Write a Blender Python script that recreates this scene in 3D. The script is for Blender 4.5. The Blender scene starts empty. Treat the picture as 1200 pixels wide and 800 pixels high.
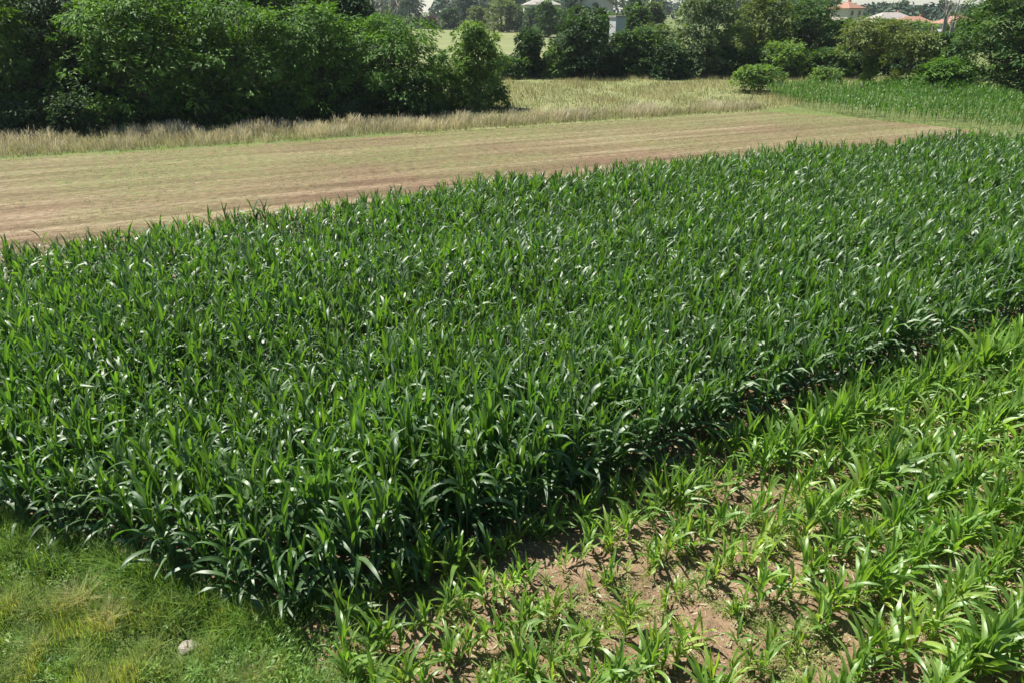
import bpy, bmesh, math, random
import numpy as np
from mathutils import Vector

# ------------------------------------------------------------------ camera, sky, sun, exposure
SC = bpy.context.scene
COL = SC.collection
H, FPX, YH = 8.0, 835.0, 12.0
PITCH = math.atan((400 - YH) / FPX)
cam_d = bpy.data.cameras.new('camera')
cam_d.sensor_width = 36.0
cam_d.lens = 36.0 * FPX / 1200.0
cam_d.clip_start = 0.1
cam_d.clip_end = 6000
cam = bpy.data.objects.new('camera', cam_d)
COL.objects.link(cam)
cam.location = (0, 0, H)
cam.rotation_euler = (math.pi / 2 - PITCH, 0, 0)
SC.camera = cam

SUN_EL = math.radians(58)
SUN_AZ = math.atan2(-0.80, 0.60)          # measured from +Y towards +X
S = Vector((math.sin(SUN_AZ) * math.cos(SUN_EL), math.cos(SUN_AZ) * math.cos(SUN_EL), math.sin(SUN_EL)))
w = bpy.data.worlds.new('World')
SC.world = w
w.use_nodes = True
nt = w.node_tree
bg = nt.nodes['Background']
sky = nt.nodes.new('ShaderNodeTexSky')
sky.sky_type = 'NISHITA'
sky.sun_disc = False
sky.sun_elevation = SUN_EL
sky.sun_rotation = SUN_AZ
sky.air_density = 1.0
sky.dust_density = 0.1
sky.ozone_density = 4.0
sky.altitude = 200
nt.links.new(sky.outputs[0], bg.inputs[0])
bg.inputs[1].default_value = 0.05
sd = bpy.data.lights.new('sun', 'SUN')
sd.energy = 5.0
sd.angle = math.radians(0.53)
sd.color = (1.0, 0.955, 0.88)
so = bpy.data.objects.new('sun', sd)
COL.objects.link(so)
so.rotation_euler = S.to_track_quat('Z', 'Y').to_euler()
so.location = (-30, 20, 60)
SC.view_settings.view_transform = 'Standard'
SC.view_settings.look = 'None'
SC.view_settings.exposure = 1.15
SC.view_settings.gamma = 1.0
SC.view_settings.use_curve_mapping = False
SC.cycles.max_bounces = 6
SC.cycles.transparent_max_bounces = 4

# ------------------------------------------------------------------ helpers
SP, CP = math.sin(PITCH), math.cos(PITCH)


def G(px, py, z=0.0):
    """point on the level ground (or at height z) seen at a place of the 1200x800 plan of the view"""
    u, v = (px - 600) / FPX, (py - 400) / FPX
    t = (H - z) / (SP + v * CP)
    return np.array([u * t, (CP - v * SP) * t])


def project(x, y, z):
    dz = H - z
    d = y * CP + dz * SP
    return 600 + FPX * x / d, 400 + FPX * (dz * CP - y * SP) / d, d


def top_height(D, py):
    """height above ground of a point at ground distance D (along y) seen at image row py"""
    v = (py - 400) / FPX
    return H - D * (SP + v * CP) / (CP - v * SP)


def tag(o, label=None, cat=None, group=None, kind=None):
    if label: o['label'] = label
    if cat: o['category'] = cat
    if group: o['group'] = group
    if kind: o['kind'] = kind
    return o


def empty(name, loc, rz=0.0):
    o = bpy.data.objects.new(name, None)
    o.empty_display_size = 0.2
    o.location = loc
    o.rotation_euler = (0, 0, rz)
    COL.objects.link(o)
    return o


def link(name, me, parent=None):
    o = bpy.data.objects.new(name, me)
    COL.objects.link(o)
    if parent: o.parent = parent
    return o


class MB:
    """collects quads with a tint and a rib value at each vertex"""
    def __init__(self):
        self.v, self.f, self.t, self.r, self.n = [], [], [], [], 0

    def add(self, v, f, t=0.5, r=0.0):
        v = np.asarray(v, dtype=np.float32)
        k = len(v)
        self.v.append(v)
        self.f.append(np.asarray(f, dtype=np.int32) + self.n)
        self.t.append(np.full(k, t, np.float32) if np.isscalar(t) else np.asarray(t, np.float32))
        self.r.append(np.full(k, r, np.float32) if np.isscalar(r) else np.asarray(r, np.float32))
        self.n += k

    def arrays(self):
        return np.concatenate(self.v), np.concatenate(self.f), np.concatenate(self.t), np.concatenate(self.r)

    def mesh(self, name, mat, smooth=True):
        return quad_mesh(name, *self.arrays(), mat, smooth)


def quad_mesh(name, v, f, t, r, mat, smooth=True):
    me = bpy.data.meshes.new(name)
    me.vertices.add(len(v))
    me.vertices.foreach_set('co', np.ascontiguousarray(v, np.float32).ravel())
    me.loops.add(len(f) * 4)
    me.loops.foreach_set('vertex_index', np.ascontiguousarray(f, np.int32).ravel())
    me.polygons.add(len(f))
    me.polygons.foreach_set('loop_start', np.arange(0, len(f) * 4, 4, dtype=np.int32))
    me.polygons.foreach_set('use_smooth', np.full(len(f), smooth, dtype=bool))
    a = me.attributes.new('tint', 'FLOAT', 'POINT'); a.data.foreach_set('value', np.ascontiguousarray(t, np.float32))
    a = me.attributes.new('rib', 'FLOAT', 'POINT'); a.data.foreach_set('value', np.ascontiguousarray(r, np.float32))
    me.update(calc_edges=True)
    if mat: me.materials.append(mat)
    return me


def poly_obj(name, verts, faces, mat, parent=None, smooth=False):
    me = bpy.data.meshes.new(name)
    me.from_pydata([tuple(map(float, p)) for p in verts], [], faces)
    me.update()
    bm = bmesh.new(); bm.from_mesh(me)
    bmesh.ops.recalc_face_normals(bm, faces=bm.faces)
    bm.to_mesh(me); bm.free()
    if smooth:
        for p in me.polygons: p.use_smooth = True
    if mat: me.materials.append(mat)
    return link(name, me, parent)


def tube(mb, pts, radii, sides=6, t=0.5):
    pts = np.asarray(pts, float)
    n = len(pts)
    vs = []
    for i in range(n):
        d = pts[min(i + 1, n - 1)] - pts[max(i - 1, 0)]
        d /= np.linalg.norm(d) + 1e-9
        a = np.cross(d, [0.31, 0.95, 0.05]); a /= np.linalg.norm(a) + 1e-9
        b = np.cross(d, a)
        for k in range(sides):
            an = 2 * math.pi * k / sides
            vs.append(pts[i] + radii[i] * (math.cos(an) * a + math.sin(an) * b))
    fs = [(i * sides + k, i * sides + (k + 1) % sides, (i + 1) * sides + (k + 1) % sides, (i + 1) * sides + k)
          for i in range(n - 1) for k in range(sides)]
    mb.add(vs, fs, t, 0.0)


class Noise:
    """smooth pseudo-noise from many sine waves"""
    def __init__(self, seed, wl, n=14):
        r = np.random.default_rng(seed)
        a = r.uniform(0, 2 * math.pi, n)
        k = 2 * math.pi / (wl * r.uniform(0.55, 1.7, n))
        self.kx, self.ky, self.ph, self.n = k * np.cos(a), k * np.sin(a), r.uniform(0, 6.28, n), n

    def __call__(self, x, y):
        x, y = np.asarray(x, float), np.asarray(y, float)
        o = np.zeros(np.broadcast(x, y).shape)
        for a, b, p in zip(self.kx, self.ky, self.ph):
            o = o + np.sin(a * x + b * y + p)
        return o / math.sqrt(self.n / 2)


def inside(poly, x, y):
    x, y = np.asarray(x, float), np.asarray(y, float)
    r = np.zeros(x.shape, bool)
    n = len(poly)
    for i in range(n):
        x0, y0 = poly[i]; x1, y1 = poly[(i + 1) % n]
        c = (y0 > y) != (y1 > y)
        xi = x0 + (y - y0) * (x1 - x0) / ((y1 - y0) if y1 != y0 else 1e-9)
        r ^= c & (x < xi)
    return r


# ------------------------------------------------------------------ materials
def new_mat(name):
    m = bpy.data.materials.new(name)
    m.use_nodes = True
    t = m.node_tree
    t.nodes.clear()
    out = t.nodes.new('ShaderNodeOutputMaterial')
    return m, t, out


def N(t, kind, **kw):
    n = t.nodes.new(kind)
    for k, v in kw.items():
        if k.startswith('i_'):
            n.inputs[k[2:].replace('_', ' ')].default_value = v
        else:
            setattr(n, k, v)
    return n


def ramp(t, stops, src):
    n = t.nodes.new('ShaderNodeValToRGB')
    e = n.color_ramp.elements
    while len(e) < len(stops): e.new(0.5)
    for i, (p, c) in enumerate(stops):
        e[i].position = p
        e[i].color = (*c, 1) if len(c) == 3 else c
    t.links.new(src, n.inputs[0])
    return n.outputs[0]


def mixc(t, fac, a, b, mode='MIX'):
    n = t.nodes.new('ShaderNodeMix')
    n.data_type = 'RGBA'
    n.blend_type = mode
    for sock, val in ((n.inputs[0], fac), (n.inputs[6], a), (n.inputs[7], b)):
        if hasattr(val, 'is_linked') or isinstance(val, bpy.types.NodeSocket):
            t.links.new(val, sock)
        else:
            sock.default_value = val if np.isscalar(val) else (*val, 1)
    return n.outputs[2]


def leaf_material(name, cols, rib=None, rough=0.42, trans=0.35, spec=0.5, tcol=(1.5, 1.5, 0.5), wl=0.6, ior=1.5):
    """leaf blade: tint attribute picks the colour, light shines through, waxy upper side"""
    m, t, out = new_mat(name)
    at = N(t, 'ShaderNodeAttribute', attribute_name='tint')
    k = len(cols)
    c = ramp(t, [(i / max(k - 1, 1), cc) for i, cc in enumerate(cols)], at.outputs['Fac'])
    geo = N(t, 'ShaderNodeNewGeometry')
    no = N(t, 'ShaderNodeTexNoise', i_Scale=wl, i_Detail=3.0)
    t.links.new(geo.outputs['Position'], no.inputs['Vector'])
    v = N(t, 'ShaderNodeMapRange', i_From_Min=0.3, i_From_Max=0.7, i_To_Min=0.78, i_To_Max=1.22)
    t.links.new(no.outputs['Fac'], v.inputs['Value'])
    hs = N(t, 'ShaderNodeHueSaturation')
    t.links.new(c, hs.inputs['Color']); t.links.new(v.outputs[0], hs.inputs['Value'])
    c = hs.outputs[0]
    if rib:
        rb = N(t, 'ShaderNodeAttribute', attribute_name='rib')
        rf = N(t, 'ShaderNodeMapRange', i_From_Min=0.82, i_From_Max=0.95, i_To_Min=0.0, i_To_Max=0.55)
        t.links.new(rb.outputs['Fac'], rf.inputs['Value'])
        c = mixc(t, rf.outputs[0], c, rib)
    p = N(t, 'ShaderNodeBsdfPrincipled', i_Roughness=rough)
    p.inputs['Specular IOR Level'].default_value = spec
    p.inputs['IOR'].default_value = ior
    t.links.new(c, p.inputs['Base Color'])
    tr = N(t, 'ShaderNodeBsdfTranslucent')
    tc = mixc(t, 1.0, c, tcol, 'MULTIPLY')
    t.links.new(tc, tr.inputs[0])
    mx = N(t, 'ShaderNodeMixShader')
    mx.inputs[0].default_value = trans
    t.links.new(p.outputs[0], mx.inputs[1]); t.links.new(tr.outputs[0], mx.inputs[2])
    t.links.new(mx.outputs[0], out.inputs[0])
    return m


def rough_material(name, stops, scale, detail=6.0, rough=0.9, bump=0.0, bscale=None, bdist=0.02, fine=None, rot=0.0, stretch=1.0, spec=0.2):
    """ground, bark, stone: layered noise colours and fine relief"""
    m, t, out = new_mat(name)
    tc = N(t, 'ShaderNodeNewGeometry')
    mp = N(t, 'ShaderNodeMapping')
    mp.vector_type = 'TEXTURE'
    mp.inputs['Rotation'].default_value = (0, 0, rot)
    mp.inputs['Scale'].default_value = (stretch, 1, 1)
    t.links.new(tc.outputs['Position'], mp.inputs[0])
    n1 = N(t, 'ShaderNodeTexNoise', i_Scale=scale, i_Detail=detail, i_Roughness=0.62)
    t.links.new(mp.outputs[0], n1.inputs['Vector'])
    c = ramp(t, stops, n1.outputs['Fac'])
    if fine:
        n2 = N(t, 'ShaderNodeTexNoise', i_Scale=fine[0], i_Detail=4.0, i_Roughness=0.7)
        t.links.new(mp.outputs[0], n2.inputs['Vector'])
        c2 = ramp(t, [(0.3, fine[1]), (0.7, fine[2])], n2.outputs['Fac'])
        c = mixc(t, fine[3], c, c2)
    p = N(t, 'ShaderNodeBsdfPrincipled', i_Roughness=rough)
    p.inputs['Specular IOR Level'].default_value = spec
    t.links.new(c, p.inputs['Base Color'])
    if bump:
        nb = N(t, 'ShaderNodeTexNoise', i_Scale=bscale or scale * 6, i_Detail=6.0, i_Roughness=0.65)
        t.links.new(tc.outputs['Position'], nb.inputs['Vector'])
        b = N(t, 'ShaderNodeBump', i_Strength=bump, i_Distance=bdist)
        t.links.new(nb.outputs['Fac'], b.inputs['Height'])
        t.links.new(b.outputs[0], p.inputs['Normal'])
    t.links.new(p.outputs[0], out.inputs[0])
    return m


def plain_material(name, col, rough=0.6, var=0.12, scale=3.0, spec=0.4):
    return rough_material(name, [(0.3, tuple(c * (1 - var) for c in col)), (0.7, tuple(min(1, c * (1 + var)) for c in col))],
                          scale, 4.0, rough, bump=0.15, bscale=scale * 8, bdist=0.01, spec=spec)


M = {}
M['corn'] = leaf_material('maize leaf', [(0.025, 0.074, 0.012), (0.050, 0.127, 0.021), (0.096, 0.190, 0.029)],
                          rib=(0.16, 0.27, 0.11), rough=0.52, trans=0.39, spec=0.95, tcol=(1.8, 1.8, 0.5), ior=1.56)
M['corn_young'] = leaf_material('young maize leaf', [(0.095, 0.200, 0.036), (0.175, 0.300, 0.052), (0.33, 0.40, 0.09)],
                                rib=(0.22, 0.32, 0.13), rough=0.45, trans=0.42, spec=0.8, tcol=(1.5, 1.6, 0.5))
M['corn_far'] = leaf_material('far maize leaf', [(0.035, 0.105, 0.018), (0.065, 0.155, 0.026), (0.11, 0.20, 0.036)],
                              rough=0.45, trans=0.36, spec=0.45, tcol=(1.5, 1.6, 0.5))
M['stalk'] = leaf_material('maize stalk', [(0.07, 0.15, 0.03), (0.11, 0.20, 0.05), (0.2, 0.24, 0.08)], rough=0.5, trans=0.08)
M['grass'] = leaf_material('grass blade', [(0.075, 0.155, 0.032), (0.155, 0.25, 0.055), (0.25, 0.30, 0.09), (0.42, 0.37, 0.20)],
                           rough=0.55, trans=0.40, spec=0.35, tcol=(1.6, 1.6, 0.6), wl=1.1)
M['weed'] = leaf_material('weed leaf', [(0.060, 0.145, 0.026), (0.115, 0.225, 0.038), (0.19, 0.28, 0.05)], rough=0.5, trans=0.35, spec=0.35, wl=2.0)
M['dry'] = leaf_material('dry grass blade', [(0.20, 0.215, 0.10), (0.37, 0.34, 0.22), (0.50, 0.465, 0.34)], rough=0.7, trans=0.3, spec=0.2, tcol=(1.2, 1.1, 0.8), wl=0.25)
M['meadow'] = leaf_material('meadow grass blade', [(0.12, 0.175, 0.06), (0.215, 0.225, 0.105), (0.33, 0.295, 0.19)], rough=0.7, trans=0.3, spec=0.2, tcol=(1.2, 1.2, 0.6), wl=0.15)
M['soil'] = rough_material('field soil', [(0.32, (0.080, 0.050, 0.028)), (0.5, (0.190, 0.128, 0.076)), (0.64, (0.32, 0.240, 0.155))], 1.3, 8.0, 0.95,
                           bump=0.9, bscale=22.0, bdist=0.03, fine=(35.0, (0.09, 0.055, 0.035), (0.34, 0.235, 0.15), 0.45))
M['ground'] = rough_material('grassy ground', [(0.3, (0.06, 0.10, 0.025)), (0.55, (0.11, 0.15, 0.04)), (0.75, (0.17, 0.17, 0.06))], 0.5, 8.0, 0.95,
                             bump=0.6, bscale=9.0, bdist=0.06, fine=(14.0, (0.06, 0.09, 0.03), (0.19, 0.18, 0.07), 0.4))
M['meadow_ground'] = rough_material('meadow ground', [(0.3, (0.12, 0.15, 0.056)), (0.55, (0.175, 0.185, 0.085)), (0.75, (0.235, 0.215, 0.125))], 0.12, 8.0, 0.95,
                                    bump=0.8, bscale=4.0, bdist=0.15, fine=(3.0, (0.13, 0.16, 0.05), (0.36, 0.32, 0.14), 0.4))
M['far_field'] = rough_material('pale mown field', [(0.32, (0.125, 0.14, 0.055)), (0.55, (0.16, 0.18, 0.07)), (0.7, (0.20, 0.188, 0.10))], 0.05, 6.0, 0.95,
                                bump=0.4, bscale=2.0, bdist=0.1, rot=math.radians(10), stretch=7.0)


def stubble_material():
    m, t, out = new_mat('harvested field')
    g = N(t, 'ShaderNodeNewGeometry')
    mp = N(t, 'ShaderNodeMapping')
    mp.vector_type = 'TEXTURE'
    mp.inputs['Rotation'].default_value = (0, 0, math.radians(24))
    mp.inputs['Scale'].default_value = (26, 1, 1)
    t.links.new(g.outputs['Position'], mp.inputs[0])
    n1 = N(t, 'ShaderNodeTexNoise', i_Scale=0.75, i_Detail=6.0, i_Roughness=0.65)
    t.links.new(mp.outputs[0], n1.inputs['Vector'])
    n2 = N(t, 'ShaderNodeTexNoise', i_Scale=1.6, i_Detail=8.0, i_Roughness=0.75)
    t.links.new(g.outputs['Position'], n2.inputs['Vector'])
    n3 = N(t, 'ShaderNodeTexNoise', i_Scale=0.09, i_Detail=4.0)
    t.links.new(g.outputs['Position'], n3.inputs['Vector'])
    c = ramp(t, [(0.38, (0.100, 0.066, 0.040)), (0.50, (0.158, 0.110, 0.067)), (0.62, (0.225, 0.176, 0.112))], n1.outputs['Fac'])
    sx = N(t, 'ShaderNodeSeparateXYZ'); mpr = N(t, 'ShaderNodeMapping')
    mpr.inputs['Rotation'].default_value = (0, 0, math.radians(-24))
    t.links.new(g.outputs['Position'], mpr.inputs[0]); t.links.new(mpr.outputs[0], sx.inputs[0])
    far_ = N(t, 'ShaderNodeMapRange', i_From_Min=27.0, i_From_Max=46.0, i_To_Min=-0.16, i_To_Max=0.12)   # regrowth is thicker on the far side of the field
    t.links.new(sx.outputs['Y'], far_.inputs['Value'])
    ad = N(t, 'ShaderNodeMath', operation='ADD')
    t.links.new(n3.outputs['Fac'], ad.inputs[0]); t.links.new(far_.outputs[0], ad.inputs[1])
    gr = ramp(t, [(0.40, (0.02, 0.02, 0.02)), (0.66, (0.9, 0.9, 0.9))], ad.outputs[0])
    gf = ramp(t, [(0.34, (0.1, 0.1, 0.1)), (0.60, (1, 1, 1))], n2.outputs['Fac'])
    f = mixc(t, 1.0, gr, gf, 'MULTIPLY')
    sp = N(t, 'ShaderNodeSeparateColor')
    t.links.new(f, sp.inputs[0])
    c = mixc(t, sp.outputs[0], c, (0.132, 0.150, 0.055))
    mp4 = N(t, 'ShaderNodeMapping')
    mp4.vector_type = 'TEXTURE'
    mp4.inputs['Rotation'].default_value = (0, 0, math.radians(24))
    mp4.inputs['Scale'].default_value = (2.2, 1, 1)
    t.links.new(g.outputs['Position'], mp4.inputs[0])
    n4 = N(t, 'ShaderNodeTexNoise', i_Scale=5.0, i_Detail=6.0, i_Roughness=0.85)
    t.links.new(mp4.outputs[0], n4.inputs['Vector'])
    sh = ramp(t, [(0.36, (0.45, 0.42, 0.40)), (0.5, (0.95, 0.95, 0.95)), (0.64, (1.5, 1.46, 1.38))], n4.outputs['Fac'])
    c = mixc(t, 1.0, c, sh, 'MULTIPLY')
    p = N(t, 'ShaderNodeBsdfPrincipled', i_Roughness=0.95)
    p.inputs['Specular IOR Level'].default_value = 0.15
    t.links.new(c, p.inputs['Base Color'])
    b = N(t, 'ShaderNodeBump', i_Strength=0.7, i_Distance=0.06)
    t.links.new(n2.outputs['Fac'], b.inputs['Height'])
    t.links.new(b.outputs[0], p.inputs['Normal'])
    t.links.new(p.outputs[0], out.inputs[0])
    return m


M['stubble'] = stubble_material()
LEAF = {
    'robinia': leaf_material('robinia leaf', [(0.030, 0.078, 0.011), (0.074, 0.170, 0.021), (0.145, 0.265, 0.034)], rough=0.62, trans=0.30, spec=0.22),
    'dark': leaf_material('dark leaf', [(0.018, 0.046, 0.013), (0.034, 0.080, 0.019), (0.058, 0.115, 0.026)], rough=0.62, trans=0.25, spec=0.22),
    'mid': leaf_material('mid green leaf', [(0.030, 0.075, 0.017), (0.058, 0.124, 0.026), (0.095, 0.170, 0.036)], rough=0.62, trans=0.3, spec=0.22),
    'olive': leaf_material('olive green leaf', [(0.080, 0.120, 0.032), (0.130, 0.180, 0.050), (0.190, 0.235, 0.068)], rough=0.55, trans=0.3, spec=0.22),
    'light': leaf_material('light green leaf', [(0.070, 0.135, 0.032), (0.115, 0.205, 0.044), (0.165, 0.255, 0.055)], rough=0.62, trans=0.35, spec=0.22),
    'willow': leaf_material('grey green leaf', [(0.060, 0.105, 0.040), (0.100, 0.155, 0.058), (0.145, 0.200, 0.078)], rough=0.55, trans=0.3, spec=0.22),
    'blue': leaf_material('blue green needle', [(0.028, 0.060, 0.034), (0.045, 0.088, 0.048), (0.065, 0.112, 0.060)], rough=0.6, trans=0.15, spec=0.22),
    'purple': leaf_material('purple leaf', [(0.055, 0.030, 0.040), (0.095, 0.045, 0.055), (0.12, 0.07, 0.06)], rough=0.62, trans=0.25, spec=0.22),
}
M['bark'] = rough_material('bark', [(0.3, (0.07, 0.055, 0.04)), (0.7, (0.17, 0.14, 0.105))], 4.0, 6.0, 0.9, bump=0.8, bscale=14.0, bdist=0.03)
M['pale_bark'] = rough_material('bleached dead wood', [(0.3, (0.30, 0.26, 0.20)), (0.7, (0.48, 0.43, 0.35))], 3.0, 6.0, 0.85, bump=0.5, bscale=12.0, bdist=0.02)
M['rock'] = rough_material('pale rock', [(0.38, (0.10, 0.085, 0.06)), (0.5, (0.24, 0.215, 0.17)), (0.64, (0.38, 0.345, 0.28))], 9.0, 8.0, 0.85, bump=0.9, bscale=18.0, bdist=0.02)
M['white_wall'] = plain_material('white render', (0.50, 0.50, 0.48), 0.8, 0.05, 1.0, 0.2)
M['cream_wall'] = plain_material('cream render', (0.62, 0.55, 0.44), 0.8, 0.06, 1.0, 0.2)
M['red_roof'] = rough_material('terracotta tiles', [(0.3, (0.24, 0.125, 0.085)), (0.7, (0.33, 0.19, 0.135))], 2.0, 6.0, 0.8, bump=0.8, bscale=5.0, bdist=0.05)
M['grey_roof'] = rough_material('grey tiles', [(0.3, (0.24, 0.22, 0.20)), (0.7, (0.38, 0.35, 0.31))], 2.0, 6.0, 0.8, bump=0.8, bscale=5.0, bdist=0.05)
M['glass'] = plain_material('dark window glass', (0.03, 0.035, 0.045), 0.12, 0.1, 1.0, 0.6)
M['frame'] = plain_material('window frame', (0.55, 0.50, 0.44), 0.6, 0.05)
M['brick'] = plain_material('chimney brick', (0.38, 0.20, 0.13), 0.85, 0.2, 4.0, 0.2)

# ------------------------------------------------------------------ plan of the fields
def row_y(x, q):
    """y of crop row q: 0 = outer row of the tall maize, 1 = its last row; negative = young maize"""
    c = 9.75 + 19.9 * q
    a = 0.645 - 0.085 * min(max(q, 0), 1)
    k = 0.0040 + 0.0012 * min(max(q, 0), 1)
    xr = np.minimum(np.maximum(x, -30), 34)
    y = c + a * xr - k * xr * xr
    sl = a - 2 * k * xr
    return y + (x - xr) * sl


CORNER = np.array([-3.45, 7.55])
LEDGE_DIR = np.array([-0.925, 0.38])


def left_of_edge(x, y):
    """positive on the grass side of the maize field's short edge"""
    d = np.array([x - CORNER[0], y - CORNER[1]])
    return -(LEDGE_DIR[0] * d[1] - LEDGE_DIR[1] * d[0]) * -1.0


# ground and flat fields -----------------------------------------------------
R_ = 2600
g_obj = poly_obj('ground', [(-R_, -R_, 0), (R_, -R_, 0), (R_, R_, 0), (-R_, R_, 0)], [(0, 1, 2, 3)], M['ground'])
tag(g_obj, kind='structure')


def sheet(name, pts, z, mat):
    o = poly_obj(name, [(p[0], p[1], z) for p in pts], [tuple(range(len(pts)))], mat)
    if o.data.polygons[0].normal.z < 0: o.data.flip_normals()
    tag(o, kind='structure')
    return o


xs_far = np.linspace(-24, 90, 40)
soil_poly = [(1.5, -6.0), (0.2, 1.0), (-1.3, 4.6), (-2.5, 6.5), tuple(CORNER), tuple(CORNER + LEDGE_DIR * 8), tuple(CORNER + LEDGE_DIR * 22)]
soil_poly += [(x, float(row_y(x, 1.0)) + 0.35) for x in xs_far] + [(90, -6.0)]
sheet('field_soil', soil_poly, 0.004, M['soil'])

strip = [G(-260, 200), G(0, 187), G(300, 170), G(600, 150), G(890, 131), G(1000, 138), G(1140, 153), G(1240, 168)]
stub_poly = [(-60, 8), (-24, 13)] + [(x, float(row_y(x, 1.0)) + 0.40) for x in np.linspace(-24, 30, 20)] + [tuple(p) for p in strip[::-1]]
sheet('harvested_field', stub_poly, 0.008, M['stubble'])
mead_poly = [G(470, 158), G(600, 150), G(890, 131), G(1000, 112), G(1090, 100), G(1010, 88), G(820, 88), G(600, 88), G(560, 100), G(520, 130)]
sheet('meadow', mead_poly, 0.012, M['meadow_ground'])
ff_poly = [G(500, 80), G(700, 80), G(740, 60), G(720, 30), G(470, 30), G(470, 50)]
sheet('pale_field', ff_poly, 0.016, M['far_field'])

# lumpy soil close to the camera ----------------------------------------------
n_a, n_b, n_c = Noise(1, 1.6), Noise(2, 0.45), Noise(3, 0.17)


def soil_h(x, y):
    return np.maximum(0.012, 0.06 + 0.024 * n_a(x, y) + 0.022 * n_b(x, y) + 0.014 * n_c(x, y))


step = 0.062
gx, gy = np.meshgrid(np.arange(-4.2, 15.5, step), np.arange(3.2, 19.5, step))
keep = inside(soil_poly, gx, gy) & ((gy - (9.75 + .645 * gx - .004 * gx * gx)) < 1.6)
gz = soil_h(gx, gy)
edge = np.zeros_like(keep)
idx = np.arange(gx.size).reshape(gx.shape)
cell = keep[:-1, :-1] & keep[1:, :-1] & keep[:-1, 1:] & keep[1:, 1:]
used = np.zeros(gx.shape, int)
for a in (slice(None, -1), slice(1, None)):
    for b in (slice(None, -1), slice(1, None)):
        used[a, b] += cell
gz = np.where(used == 4, gz, 0.006)
fq = np.stack([idx[:-1, :-1][cell], idx[:-1, 1:][cell], idx[1:, 1:][cell], idx[1:, :-1][cell]], 1)
rm = np.full(gx.size, -1); uq = np.unique(fq); rm[uq] = np.arange(len(uq))
vv = np.stack([gx.ravel(), gy.ravel(), gz.ravel()], 1)[uq]
me = quad_mesh('bare_soil', vv, rm[fq], np.zeros(len(vv)), np.zeros(len(vv)), M['soil'])
tag(link('bare_soil', me), kind='structure')

# ------------------------------------------------------------------ maize
def maize_leaf(rng, L, W, th0, th1, p, az, z0, segs, cols, twist, fold, wav, sway, t):
    s = np.linspace(0, 1, segs + 1)
    th = th0 + (th1 - th0) * s ** p
    sm = (th[1:] + th[:-1]) / 2
    ds = L / segs
    r = np.concatenate([[0], np.cumsum(np.sin(sm))]) * ds + 0.008
    z = np.concatenate([[0], np.cumsum(np.cos(sm))]) * ds + z0
    y = sway * s ** 2
    prof = np.minimum(1.0, 0.42 + 1.9 * s) * np.clip(1 - s ** 2.6, 0, 1) ** 0.85
    prof[-1] = 0.02
    wd = W * prof * 0.5
    ph = twist * s
    nx, nz = -np.cos(th), np.sin(th)
    cen = np.stack([r, y, z], 1)
    side = np.stack([np.sin(ph) * nx, np.cos(ph), np.sin(ph) * nz], 1)
    nrm = np.stack([np.cos(ph) * nx, -np.sin(ph), np.cos(ph) * nz], 1)
    fo = fold * (1.15 - 0.9 * s)
    w1 = wav * np.sin(s * rng.uniform(9, 15) + rng.uniform(0, 6))[:, None] * nrm * W
    w2 = wav * np.sin(s * rng.uniform(9, 15) + rng.uniform(0, 6))[:, None] * nrm * W
    A = cen + side * wd[:, None] + nrm * (fo * wd)[:, None] + w1
    B = cen - side * wd[:, None] + nrm * (fo * wd)[:, None] + w2
    k = segs + 1
    i = np.arange(segs)
    if cols == 2:
        v = np.concatenate([A, cen, B])
        f = np.concatenate([np.stack([i, i + 1, k + i + 1, k + i], 1), np.stack([k + i, k + i + 1, 2 * k + i + 1, 2 * k + i], 1)])
        rib = np.concatenate([np.zeros(k), np.ones(k), np.zeros(k)])
    else:
        v = np.concatenate([A, B]); f = np.stack([i, i + 1, k + i + 1, k + i], 1); rib = np.zeros(2 * k)
    c, sn = math.cos(az), math.sin(az)
    v = np.stack([v[:, 0] * c - v[:, 1] * sn, v[:, 0] * sn + v[:, 1] * c, v[:, 2]], 1)
    tt = np.clip(t + rng.normal(0, 0.08), 0, 1)
    return v, f, np.full(len(v), tt), rib


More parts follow.
